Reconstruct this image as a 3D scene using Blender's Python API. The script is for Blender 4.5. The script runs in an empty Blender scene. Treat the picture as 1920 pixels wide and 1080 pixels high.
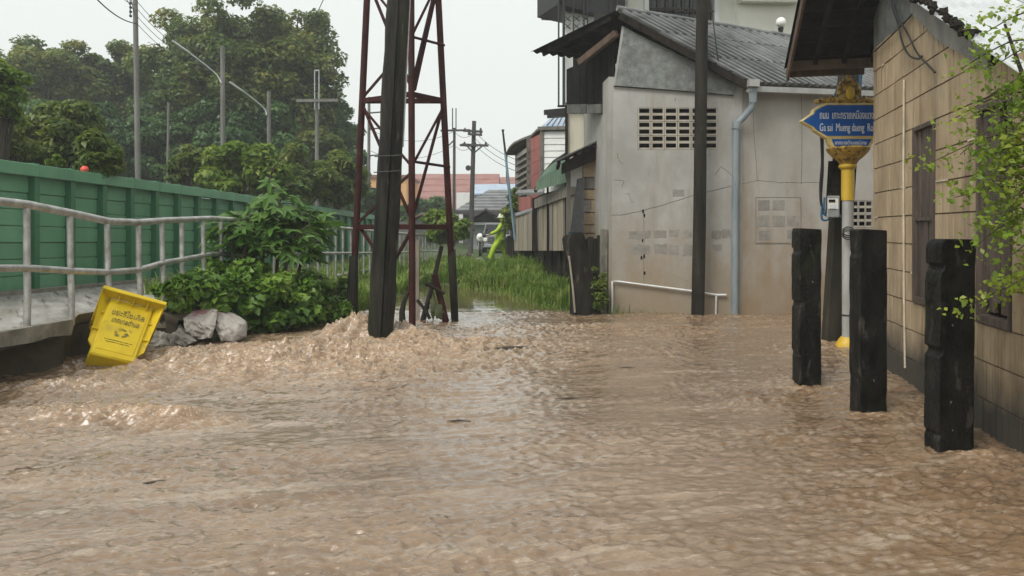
import bpy, bmesh, math, random
import numpy as np
from mathutils import Vector, Matrix

sc = bpy.context.scene
C = sc.collection
rng = np.random.default_rng(7)
random.seed(7)
F, H, CX, CY = 1386.0, 1.6, 960.0, 430.0      # focal length in photo pixels, eye height, horizon point

# ------------------------------------------------------------------ camera, world, sun, exposure
cam_d = bpy.data.cameras.new('camera')
cam = bpy.data.objects.new('camera', cam_d); C.objects.link(cam)
cam.location = (0, 0, H); cam.rotation_euler = (math.radians(90), 0, 0)
cam_d.sensor_width = 36; cam_d.lens = 36 * F / 1920; cam_d.shift_y = -110 / 1920
cam_d.clip_start = 0.05; cam_d.clip_end = 2000
sc.camera = cam

SUN_EL, SUN_AZ = math.radians(52), math.radians(140)   # azimuth from +Y towards -X
world = bpy.data.worlds.new('World'); sc.world = world; world.use_nodes = True
wn, wl = world.node_tree.nodes, world.node_tree.links
bg = wn['Background']
sky = wn.new('ShaderNodeTexSky'); sky.sky_type = 'NISHITA'; sky.sun_disc = False
sky.sun_elevation = SUN_EL; sky.sun_rotation = -SUN_AZ
sky.air_density = 1.0; sky.dust_density = 6.0; sky.ozone_density = 1.0
hsv = wn.new('ShaderNodeHueSaturation'); hsv.inputs['Saturation'].default_value = 0.10
mixw = wn.new('ShaderNodeMix'); mixw.data_type = 'RGBA'
mixw.inputs[0].default_value = 0.8
mixw.inputs[7].default_value = (7.6, 8.0, 7.7, 1)      # an even layer of rain cloud over the clear-sky light
wl.new(sky.outputs[0], hsv.inputs['Color']); wl.new(hsv.outputs[0], mixw.inputs[6])
wl.new(mixw.outputs[2], bg.inputs['Color'])
bg.inputs['Strength'].default_value = 0.10
sun_d = bpy.data.lights.new('sun', 'SUN'); sun_d.energy = 1.8; sun_d.angle = math.radians(25); sun_d.color = (1, .96, .9)
sun = bpy.data.objects.new('sun', sun_d); C.objects.link(sun)
sd = Vector((-math.sin(SUN_AZ) * math.cos(SUN_EL), math.cos(SUN_AZ) * math.cos(SUN_EL), math.sin(SUN_EL)))
sun.rotation_euler = sd.to_track_quat('Z', 'Y').to_euler(); sun.location = (-20, 20, 40)
sc.view_settings.view_transform = 'Standard'; sc.view_settings.look = 'None'
sc.view_settings.exposure = 0.5; sc.view_settings.gamma = 1; sc.view_settings.use_curve_mapping = False
sc.render.engine = 'CYCLES'
sc.cycles.use_denoising = True
sc.cycles.max_bounces = 6; sc.cycles.diffuse_bounces = 3; sc.cycles.glossy_bounces = 3
sc.cycles.transparent_max_bounces = 8; sc.cycles.volume_bounces = 0

# ------------------------------------------------------------------ geometry helpers
def V(*a): return Vector(a)
def at(px, py, d):                       # point at photo pixel and distance
    return V((px - CX) / F * d, d, H + (CY - py) / F * d)
def atz(px, py, z=0.0):
    return at(px, py, (H - z) * F / (py - CY))
class Wall:                              # vertical plane through two plan points; maps photo pixels to points on it
    def __init__(s, a, b):
        s.a, s.b = a, b
        s.t = V(b[0] - a[0], b[1] - a[1], 0).normalized()
        n = V(-s.t.y, s.t.x, 0)
        if n.dot(V(-a[0], -a[1], 0)) < 0: n = -n
        s.n = n                          # towards the camera
    def p(s, px, py, off=0.0):
        ux = (px - CX) / F
        ax, ay = s.a[0] + s.n.x * off, s.a[1] + s.n.y * off
        dx, dy = s.t.x, s.t.y
        t = (ax * dy - ay * dx) / (ux * dy - dx)
        return V(ux * t, t, H + (CY - py) / F * t)
    def u(s, P): return (P.x - s.a[0]) * s.t.x + (P.y - s.a[1]) * s.t.y
    def q(s, u, z, off=0.0):
        return V(s.a[0] + s.t.x * u + s.n.x * off, s.a[1] + s.t.y * u + s.n.y * off, z)

class MB:
    def __init__(s): s.v = []; s.f = []
    def add(s, vs, fs):
        b = len(s.v); s.v += [tuple(v) for v in vs]; s.f += [tuple(i + b for i in f) for f in fs]; return s
    def quad(s, a, b, c, d): return s.add([a, b, c, d], [(0, 1, 2, 3)])
    def hexa(s, p): return s.add(p, [(0, 3, 2, 1), (4, 5, 6, 7), (0, 1, 5, 4), (1, 2, 6, 5), (2, 3, 7, 6), (3, 0, 4, 7)])
    def box(s, lo, hi):
        x0, y0, z0 = lo; x1, y1, z1 = hi
        return s.hexa([(x0, y0, z0), (x1, y0, z0), (x1, y1, z0), (x0, y1, z0), (x0, y0, z1), (x1, y0, z1), (x1, y1, z1), (x0, y1, z1)])
    def obox(s, c, ax, ay, az):          # centre and three half axes
        c = Vector(c); ax, ay, az = Vector(ax), Vector(ay), Vector(az)
        return s.hexa([c - ax - ay - az, c + ax - ay - az, c + ax + ay - az, c - ax + ay - az,
                       c - ax - ay + az, c + ax - ay + az, c + ax + ay + az, c - ax + ay + az])
    def bar(s, p, q, w, h, up=(0, 0, 1)):  # rectangular bar from p to q
        p, q = Vector(p), Vector(q); d = q - p
        dn = d.normalized(); up = Vector(up)
        if abs(dn.dot(up)) > .98: up = V(1, 0, 0) if abs(dn.x) < .9 else V(0, 1, 0)
        sx = dn.cross(up).normalized(); sz = sx.cross(dn).normalized()
        return s.obox((p + q) / 2, d / 2, sx * (w / 2), sz * (h / 2))
    def tube(s, pts, r, n=8, cap=True):
        pts = [Vector(p) for p in pts]; m = len(pts)
        rs = r if isinstance(r, (list, tuple)) else [r] * m
        b = len(s.v); prev = None
        for i, p in enumerate(pts):
            t = (pts[min(i + 1, m - 1)] - pts[max(i - 1, 0)]).normalized()
            if prev is None:
                up = V(0, 0, 1) if abs(t.z) < .9 else V(1, 0, 0)
                a = t.cross(up).normalized()
            else:
                a = (prev - t * prev.dot(t)).normalized()
            prev = a; bb = t.cross(a)
            for k in range(n):
                g = 2 * math.pi * k / n
                s.v.append(tuple(p + (a * math.cos(g) + bb * math.sin(g)) * rs[i]))
        for i in range(m - 1):
            for k in range(n):
                k2 = (k + 1) % n
                s.f.append((b + i * n + k, b + i * n + k2, b + (i + 1) * n + k2, b + (i + 1) * n + k))
        if cap:
            s.f.append(tuple(b + k for k in reversed(range(n))))
            s.f.append(tuple(b + (m - 1) * n + k for k in range(n)))
        return s
    def lathe(s, c, prof, n=16, axis=None):   # prof: (radius, height)
        c = Vector(c); b = len(s.v)
        for r, z in prof:
            for k in range(n):
                g = 2 * math.pi * k / n
                s.v.append((c.x + r * math.cos(g), c.y + r * math.sin(g), c.z + z))
        for i in range(len(prof) - 1):
            for k in range(n):
                k2 = (k + 1) % n
                s.f.append((b + i * n + k, b + i * n + k2, b + (i + 1) * n + k2, b + (i + 1) * n + k))
        s.f.append(tuple(b + k for k in reversed(range(n))))
        s.f.append(tuple(b + (len(prof) - 1) * n + k for k in range(n)))
        return s
    def prism(s, poly, ext):             # polygon of 3-D points extruded by a vector
        ext = Vector(ext); n = len(poly); P = [Vector(p) for p in poly]
        fs = [tuple(reversed(range(n))), tuple(range(n, 2 * n))]
        fs += [(i, (i + 1) % n, n + (i + 1) % n, n + i) for i in range(n)]
        return s.add(P + [p + ext for p in P], fs)
    def blob(s, c, r, seed=0, amp=.25, nu=14, nv=10, freq=2.0):
        c = Vector(c); r = Vector(r); b = len(s.v); rr = random.Random(seed)
        ph = [rr.uniform(0, 6.28) for _ in range(9)]
        for j in range(nv + 1):
            th = math.pi * j / nv
            for i in range(nu):
                g = 2 * math.pi * i / nu
                x, y, z = math.sin(th) * math.cos(g), math.sin(th) * math.sin(g), math.cos(th)
                k = 1 + amp * (math.sin(freq * 2.1 * x + ph[0]) * math.sin(freq * 2.7 * y + ph[1]) + .6 * math.sin(freq * 4.3 * z + ph[2] + 2 * x)
                               + .45 * math.sin(freq * 5.7 * x + ph[3] + 3 * z) * math.sin(freq * 6.1 * y + ph[4]))
                if 0 < j < nv: k += rr.uniform(-.3, .3) * amp
                s.v.append((c.x + r.x * x * k, c.y + r.y * y * k, c.z + r.z * z * k))
        for j in range(nv):
            for i in range(nu):
                i2 = (i + 1) % nu
                s.f.append((b + j * nu + i, b + (j + 1) * nu + i, b + (j + 1) * nu + i2, b + j * nu + i2))
        return s
    def mesh(s, name, off=(0, 0, 0), fix=True):
        me = bpy.data.meshes.new(name)
        o = Vector(off)
        me.from_pydata([(v[0] - o.x, v[1] - o.y, v[2] - o.z) for v in s.v], [], s.f)
        if fix:
            bm = bmesh.new(); bm.from_mesh(me); bmesh.ops.recalc_face_normals(bm, faces=bm.faces); bm.to_mesh(me); bm.free()
        return me

def root_loc(o):
    l = Vector((0, 0, 0))
    while o is not None:
        l = l + o.location; o = o.parent
    return l
def link(name, me, m, parent=None):
    o = bpy.data.objects.new(name, me); C.objects.link(o)
    if m is not None and len(me.materials) == 0: me.materials.append(m)
    if parent is not None: o.parent = parent
    return o
def bevel(me, w, seg=1):
    bm = bmesh.new(); bm.from_mesh(me)
    bmesh.ops.bevel(bm, geom=list(bm.edges), offset=w, segments=seg, affect='EDGES', profile=.6)
    bm.to_mesh(me); bm.free()
def smooth(o, deg=50):
    me = o.data
    me.polygons.foreach_set('use_smooth', [True] * len(me.polygons))
    try: me.set_sharp_from_angle(angle=math.radians(deg))
    except Exception: pass
    return o
def part(name, mb, m, parent, label=None, sm=None, bv=None, kind=None):   # world-space shape -> child mesh
    me = mb.mesh(name, root_loc(parent))
    if bv: bevel(me, bv)
    o = link(name, me, m, parent)
    if label: o['label'] = label
    if kind: o['kind'] = kind
    if sm: smooth(o, sm)
    return o
def tag(o, label, cat, group=None):
    o['label'] = label; o['category'] = cat
    if group: o['group'] = group
    return o
def thing(name, label, cat, loc=(0, 0, 0), group=None):
    o = bpy.data.objects.new(name, None); C.objects.link(o); o.location = loc
    o.empty_display_size = .2
    return tag(o, label, cat, group)
def solo(name, mb, m, label, cat, loc=None, group=None, sm=None, bv=None):  # a thing that is one mesh
    if loc is None: loc = mb.v[0]
    me = mb.mesh(name, loc)
    if bv: bevel(me, bv)
    o = link(name, me, m); o.location = loc
    if sm: smooth(o, sm)
    return tag(o, label, cat, group)
def struct(name, me, m, kind='structure'):
    o = link(name, me, m); o['kind'] = kind
    return o
UNIT = {}
def unit_box(bv):                        # shared bevelled unit box, centre origin
    if bv not in UNIT:
        me = MB().box((-.5, -.5, -.5), (.5, .5, .5)).mesh('unit'); bevel(me, bv); UNIT[bv] = me
    return UNIT[bv]
def piece(name, m, parent, centre, ax, ay, size, bv=.04, roll=0.0):    # a shared box as one piece: axis ax along x, ay along y
    key = (bv, m.name)
    if key not in UNIT:
        me = unit_box(bv).copy(); me.name = name; me.materials.append(m); UNIT[key] = me
    o = bpy.data.objects.new(name, UNIT[key]); C.objects.link(o)
    if parent is not None: o.parent = parent
    ax = Vector(ax).normalized(); ay = Vector(ay); ay = (ay - ax * ay.dot(ax)).normalized(); az = ax.cross(ay)
    R = Matrix((ax, ay, az)).transposed()
    if roll: R = R @ Matrix.Rotation(roll, 3, 'Y')
    o.rotation_mode = 'QUATERNION'; o.rotation_quaternion = R.to_quaternion()
    o.location = Vector(centre) - (root_loc(parent) if parent is not None else Vector((0, 0, 0)))
    o.scale = size
    return o

def scored_block(n_):                    # block whose front has n_ scored fields
    key = ('scored', n_)
    if key not in UNIT:
        P = [(-.5, .5), (-.5, -.44), (-.49, -.5)]
        for k in range(1, n_):
            x = -.5 + k / n_ + random.uniform(-.05, .05) / n_; g = .05 / n_
            P += [(x - g, -.5), (x - g * .4, -.40), (x + g * .4, -.40), (x + g, -.5)]
        P += [(.49, -.5), (.5, -.44), (.5, .5)]
        me = MB().prism([(x, y, -.5) for x, y in P], V(0, 0, 1)).mesh('block'); me.materials.append(m_tan); UNIT[key] = me
    return UNIT[key]
# numpy noise -----------------------------------------------------------------
def pnoise(x, y, seed=0):
    xi = np.floor(x).astype(np.int64); yi = np.floor(y).astype(np.int64); xf = x - xi; yf = y - yi
    def g(ix, iy):
        h = (ix * 374761393 + iy * 668265263 + seed * 974634777) & 0x7fffffff
        h = ((h ^ (h >> 13)) * 1274126177) & 0x7fffffff
        h = h ^ (h >> 16)
        return (h & 1023) / 1023.0 * 6.2831853
    def dot(ix, iy, dx, dy):
        a = g(ix, iy); return np.cos(a) * dx + np.sin(a) * dy
    u = xf * xf * xf * (xf * (xf * 6 - 15) + 10); v = yf * yf * yf * (yf * (yf * 6 - 15) + 10)
    n00 = dot(xi, yi, xf, yf); n10 = dot(xi + 1, yi, xf - 1, yf); n01 = dot(xi, yi + 1, xf, yf - 1); n11 = dot(xi + 1, yi + 1, xf - 1, yf - 1)
    return (n00 * (1 - u) + n10 * u) * (1 - v) + (n01 * (1 - u) + n11 * u) * v
def fast_mesh(name, verts, faces_n, idx, nv=4):
    me = bpy.data.meshes.new(name)
    me.vertices.add(len(verts)); me.vertices.foreach_set('co', np.ascontiguousarray(verts, dtype=np.float32).ravel())
    me.loops.add(len(idx)); me.loops.foreach_set('vertex_index', np.ascontiguousarray(idx, dtype=np.int32))
    me.polygons.add(faces_n)
    me.polygons.foreach_set('loop_start', np.arange(0, len(idx), nv, dtype=np.int32))
    try: me.polygons.foreach_set('loop_total', np.full(faces_n, nv, dtype=np.int32))
    except Exception: pass
    me.update(calc_edges=True); me.validate()
    return me
def grid_mesh(name, X, Y, Z):
    ny, nx = X.shape
    verts = np.stack([X, Y, Z], -1).reshape(-1, 3)
    i = np.arange(ny - 1)[:, None] * nx + np.arange(nx - 1)[None, :]
    q = np.stack([i, i + 1, i + nx + 1, i + nx], -1).reshape(-1)
    return fast_mesh(name, verts, (ny - 1) * (nx - 1), q)

# ------------------------------------------------------------------ materials
def new_mat(name):
    m = bpy.data.materials.new(name); m.use_nodes = True
    n = m.node_tree.nodes; l = m.node_tree.links
    return m, n, l, n['Principled BSDF']
def noise_node(n, l, pos, scale, stretch=(1, 1, 1), detail=5, rough=.6, dist=0.0):
    mp = n.new('ShaderNodeMapping'); mp.inputs['Scale'].default_value = stretch
    l.new(pos, mp.inputs['Vector'])
    t = n.new('ShaderNodeTexNoise'); t.inputs['Scale'].default_value = scale; t.inputs['Detail'].default_value = detail
    t.inputs['Roughness'].default_value = rough; t.inputs['Distortion'].default_value = dist
    l.new(mp.outputs[0], t.inputs['Vector']); return t.outputs['Fac']
def ramp(n, l, fac, stops):
    r = n.new('ShaderNodeValToRGB'); e = r.color_ramp.elements
    while len(e) < len(stops): e.new(.5)
    for k, (p, c) in enumerate(stops):
        e[k].position = p; e[k].color = (*c, 1) if len(c) == 3 else c
    l.new(fac, r.inputs[0]); return r.outputs[0]
def mixc(n, l, fac, a, b, blend='MIX'):
    x = n.new('ShaderNodeMix'); x.data_type = 'RGBA'; x.blend_type = blend
    for i, val in ((0, fac), (6, a), (7, b)):
        if hasattr(val, 'is_linked'): l.new(val, x.inputs[i])
        else: x.inputs[i].default_value = val if i == 0 else (*val, 1)
    return x.outputs[2]
def mrange(n, l, val, a, b, c=0.0, d=1.0):
    r = n.new('ShaderNodeMapRange'); r.inputs[1].default_value = a; r.inputs[2].default_value = b
    r.inputs[3].default_value = c; r.inputs[4].default_value = d
    l.new(val, r.inputs[0]); return r.outputs[0]
def math_n(n, l, op, a, b):
    x = n.new('ShaderNodeMath'); x.operation = op
    for i, val in ((0, a), (1, b)):
        if hasattr(val, 'is_linked'): l.new(val, x.inputs[i])
        else: x.inputs[i].default_value = val
    return x.outputs[0]
def M(name, c1, c2, scale=4, stretch=(1, 1, 1), rough=.8, bump=.25, bscale=30, bstretch=(1, 1, 1), stains=(), low=None,
      jit=.0, metal=0.0, spec=.4, lo=.35, hi=.65, wet=0.0):
    m, n, l, p = new_mat(name)
    g = n.new('ShaderNodeNewGeometry'); pos = g.outputs['Position']
    col = ramp(n, l, noise_node(n, l, pos, scale, stretch), [(lo, c1), (hi, c2)])
    for sc_, st_, c_, a_, b_ in stains:      # scale, stretch, colour, noise range over which it comes in
        col = mixc(n, l, mrange(n, l, noise_node(n, l, pos, sc_, st_), a_, b_), col, c_)
    if low:                                  # dirt line near the water: colour, z full, z gone, strength
        c_, z0, z1, k_ = low
        sx = n.new('ShaderNodeSeparateXYZ'); l.new(pos, sx.inputs[0])
        w = noise_node(n, l, pos, 2.2, (1, 1, .6))
        zz = math_n(n, l, 'ADD', sx.outputs[2], mrange(n, l, w, .3, .7, -.35 * (z1 - z0), .35 * (z1 - z0)))
        col = mixc(n, l, mrange(n, l, zz, z0, z1, k_, 0.0), col, c_)
    if jit:
        oi = n.new('ShaderNodeObjectInfo')
        h = n.new('ShaderNodeHueSaturation'); l.new(col, h.inputs['Color'])
        l.new(mrange(n, l, oi.outputs['Random'], 0, 1, 1 - jit, 1 + jit), h.inputs['Value'])
        col = h.outputs[0]
    l.new(col, p.inputs['Base Color'])
    p.inputs['Roughness'].default_value = rough; p.inputs['Metallic'].default_value = metal
    p.inputs['Specular IOR Level'].default_value = spec
    if wet:
        l.new(mrange(n, l, noise_node(n, l, pos, 3.0), .35, .65, max(.1, rough - wet), rough), p.inputs['Roughness'])
    if bump:
        b = n.new('ShaderNodeBump'); b.inputs['Strength'].default_value = bump; b.inputs['Distance'].default_value = .02
        l.new(noise_node(n, l, pos, bscale, bstretch, 6, .65), b.inputs['Height']); l.new(b.outputs[0], p.inputs['Normal'])
    return m
def leaf_mat(name, cols, scale=.6, trans=.42, rough=.45):
    m, n, l, p = new_mat(name)
    g = n.new('ShaderNodeNewGeometry')
    big = noise_node(n, l, g.outputs['Position'], scale, (1, 1, 1), 3)
    mx = math_n(n, l, 'ADD', mrange(n, l, big, .25, .75, 0, .6), math_n(n, l, 'MULTIPLY', g.outputs['Random Per Island'], .4))
    k = len(cols)
    col = ramp(n, l, mx, [((i + .5) / k, c) for i, c in enumerate(cols)])
    l.new(col, p.inputs['Base Color']); p.inputs['Roughness'].default_value = rough; p.inputs['Specular IOR Level'].default_value = .35
    t = n.new('ShaderNodeBsdfTranslucent'); l.new(col, t.inputs['Color'])
    ms = n.new('ShaderNodeMixShader'); ms.inputs[0].default_value = trans
    l.new(p.outputs[0], ms.inputs[1]); l.new(t.outputs[0], ms.inputs[2])
    l.new(ms.outputs[0], n['Material Output'].inputs['Surface'])
    return m

m_red_cap = M('red_plastic', (.55, .06, .03), (.65, .09, .05), 6, (1, 1, 1), .4, 0, 30)
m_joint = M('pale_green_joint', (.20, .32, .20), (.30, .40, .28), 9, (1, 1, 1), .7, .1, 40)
m_green = M('green_paint', (.10, .25, .14), (.14, .31, .185), 1.5, (1, 1, .5), .5, .12, 40, stains=((3, (1, 1, .25), (.045, .15, .07), .58, .8), (9, (1, 1, .3), (.1, .17, .1), .66, .8)), jit=.06)
m_green_dk = M('green_paint_pilaster', (.035, .135, .062), (.05, .165, .08), 2, (1, 1, .4), .5, .1, 40, jit=.05)
m_conc = M('streaked_concrete', (.20, .188, .17), (.38, .365, .34), 4.5, (.5, 1.6, 1), .75, .3, 30, stains=((1.3, (1, .3, 1), (.13, .12, .1), .55, .72),), wet=.3)
m_conc, n, l, p = new_mat('streaked_concrete')
g = n.new('ShaderNodeNewGeometry')
vr = n.new('ShaderNodeVectorRotate'); vr.rotation_type = 'Z_AXIS'; vr.inputs['Angle'].default_value = math.radians(56); l.new(g.outputs['Position'], vr.inputs['Vector'])
cc = ramp(n, l, noise_node(n, l, vr.outputs[0], 2.2, (.35, 2.0, 1), 6, .65), [(.34, (.15, .14, .125)), (.5, (.27, .258, .238)), (.66, (.36, .348, .325))])
cc = mixc(n, l, mrange(n, l, noise_node(n, l, vr.outputs[0], 4, (.2, 2.4, 1), 4, .6), .55, .66), cc, (.09, .08, .068))
cc = mixc(n, l, mrange(n, l, noise_node(n, l, g.outputs['Position'], 1.2), .5, .75), cc, (.21, .185, .15))
l.new(cc, p.inputs['Base Color']); p.inputs['Roughness'].default_value = .7; p.inputs['Specular IOR Level'].default_value = .3
m_conc_edge = M('damp_concrete', (.13, .12, .10), (.24, .22, .18), 5, (1, 1, 1), .8, .4, 25, wet=.2)
m_soil = M('soil', (.045, .035, .022), (.09, .07, .045), 3, (1, 1, 1), .9, .5, 12)
m_ground = M('grassy_ground', (.03, .055, .015), (.075, .11, .03), 1.2, (1, 1, 1), .95, .6, 15, stains=((.5, (1, 1, 1), (.11, .09, .055), .55, .7),))
m_galv = M('galvanised_pipe', (.30, .29, .275), (.55, .54, .52), 7, (1, 1, 1), .38, .12, 50, stains=((12, (1, 1, .4), (.22, .17, .12), .6, .75),), metal=.55)
m_pole = M('dark_wet_pole', (.006, .006, .005), (.038, .034, .027), 7, (1, 1, .14), .65, 1.0, 12, (1, 1, .10), stains=((4, (1, 1, .3), (.018, .026, .010), .55, .7), (16, (1, 1, .12), (.13, .115, .09), .64, .74)), wet=.2, spec=.15)
m_wood_pole = M('weathered_wood_pole', (0.0165, 0.0143, 0.0110), (0.0358, 0.0319, 0.0248), 7, (1, 1, .12), .75, .5, 18, (1, 1, .1), stains=((14, (1, 1, .15), (.11, .10, .085), .66, .76),), spec=.12)
m_steel_red = M('rusty_red_steel', (0.0263, 0.0075, 0.0067), (0.0562, 0.0165, 0.0150), 9, (1, 1, .5), .6, .2, 40, stains=((6, (1, 1, .5), (.03, .02, .016), .55, .7),), spec=.12)
m_black_conc = M('blackened_concrete', (0.0040, 0.0040, 0.0036), (0.0176, 0.0168, 0.0144), 9, (1, 1, .35), .6, 1.0, 14, stains=((4, (1, 1, .5), (.020, .028, .009), .58, .72), (11, (1, 1, .3), (.055, .05, .042), .6, .7), (24, (1, 1, .5), (.22, .22, .20), .69, .74)), wet=.3, spec=.12)
m_block_grey = M('worn_grey_concrete', (.07, .07, .066), (.15, .148, .14), 6, (1, 1, .5), .8, .5, 25)
m_tan = M('tan_block', (.31, .232, .145), (.42, .325, .212), 3.5, (1, 1, .5), .8, .45, 26, (1, 1, .35), stains=((7, (1, 1, .1), (.18, .125, .07), .54, .74), (1.3, (1, 1, .35), (.22, .175, .125), .54, .72), (2.2, (1, 1, .5), (.30, .25, .18), .6, .75)), low=((.045, .042, .036), .28, .62, .96), jit=.07)
m_mortar = M('dark_mortar', (.16, .115, .075), (.26, .2, .14), 8, (1, 1, 1), .9, .4, 30)
m_mortar_pale = M('pale_mortar', (.45, .38, .28), (.6, .53, .42), 8, (1, 1, 1), .9, .4, 30)
m_plaster = M('stained_plaster', (.29, .282, .262), (.40, .392, .37), 1.1, (1, 1, .8), .85, .25, 22,
              stains=((2.4, (1, 1, .25), (.29, .27, .235), .5, .72), (5, (1, 1, .12), (.27, .235, .185), .58, .76), (1.1, (1, 1, .6), (.27, .26, .24), .6, .78), (16, (1, 1, .3), (.22, .2, .17), .67, .8)), low=((.275, .215, .145), .05, 2.2, .9))
m_plaster_r = M('brown_stained_plaster', (.28, .258, .228), (.375, .352, .318), 1.1, (1, 1, .6), .85, .25, 22,
              stains=((2.0, (1, 1, .18), (.27, .22, .165), .5, .72), (14, (1, 1, .3), (.2, .17, .14), .68, .8)), low=((.26, .185, .11), .05, 2.2, .9))
m_bare_block = M('bare_cement_block', (.215, .20, .178), (.285, .267, .24), 9, (1, 1, 1), .9, .4, 40, jit=.1)
m_vent = M('vent_block', (.33, .30, .25), (.42, .385, .32), 6, (1, 1, 1), .85, .25, 40, jit=.06)
m_sheet = M('galvanised_sheet', (.12, .125, .12), (.22, .23, .22), 7, (1, 1, 1), .5, .15, 35, stains=((22, (1, 1, 1), (.28, .29, .28), .6, .7), (2, (1, 1, .6), (.12, .11, .095), .55, .75)), metal=.3)
m_roof = M('grey_fibre_cement', (0.1125, 0.1162, 0.1162), (0.1950, 0.1988, 0.1988), 5, (.4, 1, 1), .7, .3, 30, stains=((3, (1, 1, 1), (.09, .09, .088), .56, .72),), jit=.1, wet=.25)
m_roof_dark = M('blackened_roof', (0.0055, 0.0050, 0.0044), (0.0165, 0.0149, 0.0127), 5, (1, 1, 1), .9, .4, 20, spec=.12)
m_dark_wood = M('dark_old_timber', (0.0099, 0.0077, 0.0060), (0.0275, 0.0220, 0.0176), 6, (1, 1, .2), .85, .4, 20, jit=.2, spec=.12)
m_brown_wood = M('brown_timber', (.07, .042, .028), (.13, .085, .06), 9, (1, 1, .2), .75, .4, 30, (1, 1, .15), jit=.12)
m_shutter = M('shutter_wood', (.045, .034, .028), (.12, .09, .072), 16, (1, 1, .08), .7, .45, 40, (1, 1, .08), stains=((6, (1, 1, .5), (.15, .13, .115), .63, .75),), jit=.2)
m_gutter = M('grey_gutter', (.27, .27, .26), (.36, .36, .35), 5, (1, 1, .4), .5, .1, 40)
m_pipe_blue = M('blue_grey_pipe', (.17, .205, .225), (.24, .275, .29), 5, (1, 1, .3), .45, .12, 40, stains=((8, (1, 1, .3), (.13, .13, .12), .6, .75),))
m_pvc = M('white_pipe', (.62, .62, .6), (.75, .75, .73), 8, (1, 1, 1), .35, .05, 40, stains=((9, (1, 1, 1), (.3, .42, .45), .66, .72),))
m_cream = M('cream_wall', (.66, .645, .575), (.74, .725, .655), 1.2, (1, 1, .5), .8, .1, 30, stains=((2.5, (1, 1, .2), (.52, .5, .44), .6, .8),))
m_cream_old = M('streaked_cream_wall', (.58, .54, .42), (.68, .65, .54), 2.5, (1, 1, .2), .85, .2, 25, stains=((4, (1, 1, .15), (.38, .34, .25), .54, .72),))
m_white = M('white_paint', (.68, .68, .66), (.78, .78, .76), 3, (1, 1, .4), .6, .05, 40, stains=((5, (1, 1, .3), (.5, .5, .47), .6, .8),))
m_window_dark = M('dark_glass', (.008, .009, .010), (.016, .017, .018), 3, (1, 1, 1), .12, 0, 10, spec=.5)
m_iron = M('black_iron', (.012, .012, .013), (.025, .025, .026), 8, (1, 1, 1), .5, .1, 40)
m_brown_bar = M('brown_grille_bar', (.05, .032, .025), (.08, .052, .04), 8, (1, 1, 1), .6, .1, 40)
m_globe = M('white_globe', (.78, .77, .72), (.84, .83, .79), 4, (1, 1, 1), .3, 0, 10)
m_blue = M('blue_sign_enamel', (.008, .075, .30), (.014, .10, .36), 5, (1, 1, .4), .35, .05, 40, stains=((7, (1, 1, .3), (.03, .09, .22), .64, .78),))
m_gold = M('gilded_relief', (.30, .17, .02), (.50, .32, .05), 14, (1, 1, 1), .45, .6, 40, stains=((18, (1, 1, 1), (.11, .06, .012), .52, .62),), spec=.5)
m_yellow_paint = M('yellow_pole_paint', (.48, .30, .02), (.60, .40, .04), 7, (1, 1, .4), .45, .1, 40, stains=((8, (1, 1, .3), (.26, .17, .05), .6, .75),))
m_cream_trim = M('pale_gold_trim', (.55, .40, .14), (.68, .54, .24), 12, (1, 1, 1), .5, .15, 40)
m_letter = M('white_lettering', (.62, .64, .68), (.75, .77, .8), 20, (1, 1, 1), .5, 0, 40)
m_grey_pole = M('grey_painted_pole', (.27, .265, .25), (.40, .395, .375), 6, (1, 1, .3), .55, .1, 40, stains=((10, (1, 1, .3), (.2, .185, .16), .6, .75),))
m_conc_pole = M('grey_brown_pole_concrete', (0.0220, 0.0198, 0.0143), (0.0468, 0.0418, 0.0319), 5, (1, 1, .25), .8, .4, 24, stains=((18, (1, 1, .3), (.16, .15, .12), .68, .76),), spec=.12)
m_yellow = M('yellow_bin_plastic', (.58, .40, .006), (.68, .50, .012), 4, (1, 1, 1), .42, .15, 35, stains=((6, (1, 1, 1), (.42, .30, .05), .58, .74), (13, (1, 1, 1), (.30, .22, .06), .64, .74)))
m_ink = M('worn_grey_print', (.12, .10, .03), (.25, .20, .05), 25, (1, 1, 1), .7, 0, 40, stains=((30, (1, 1, 1), (.50, .36, .02), .55, .62),))
m_sack = M('woven_sack', (.27, .24, .215), (.44, .41, .38), 6, (1, 1, 1), .7, .5, 22, stains=((2.6, (1, 1, 1), (.36, .15, .17), .58, .66), (6, (1, 1, 1), (.15, .12, .09), .53, .7)))
m_tarp = M('muddy_grey_sheet', (.12, .105, .085), (.30, .275, .24), 5, (1, 1, 1), .7, .5, 15, stains=((4, (1, 1, 1), (.06, .05, .04), .5, .62),))
m_red_wall = M('faded_red_board', (.26, .09, .08), (.34, .13, .115), 3, (1, 1, .4), .8, .15, 30, jit=.1)
m_clap = M('white_board', (.60, .61, .60), (.7, .71, .70), 3, (1, 1, 1), .7, .1, 30, jit=.04)
m_slat = M('grey_slat', (.10, .09, .078), (.18, .165, .145), 6, (1, 1, 1), .8, .3, 30, jit=.15)
m_awning = M('green_awning', (.055, .105, .065), (.09, .15, .095), 4, (1, 1, .3), .6, .1, 30, stains=((6, (1, 1, .2), (.05, .07, .05), .58, .75),))
m_plank = M('pale_old_plank', (.19, .165, .125), (.30, .265, .205), 7, (1, 1, .12), .85, .35, 25, (1, 1, .15), jit=.2)
m_plank_grey = M('grey_old_plank', (.11, .10, .085), (.19, .175, .15), 7, (1, 1, .12), .85, .35, 25, (1, 1, .15), jit=.2)
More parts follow.
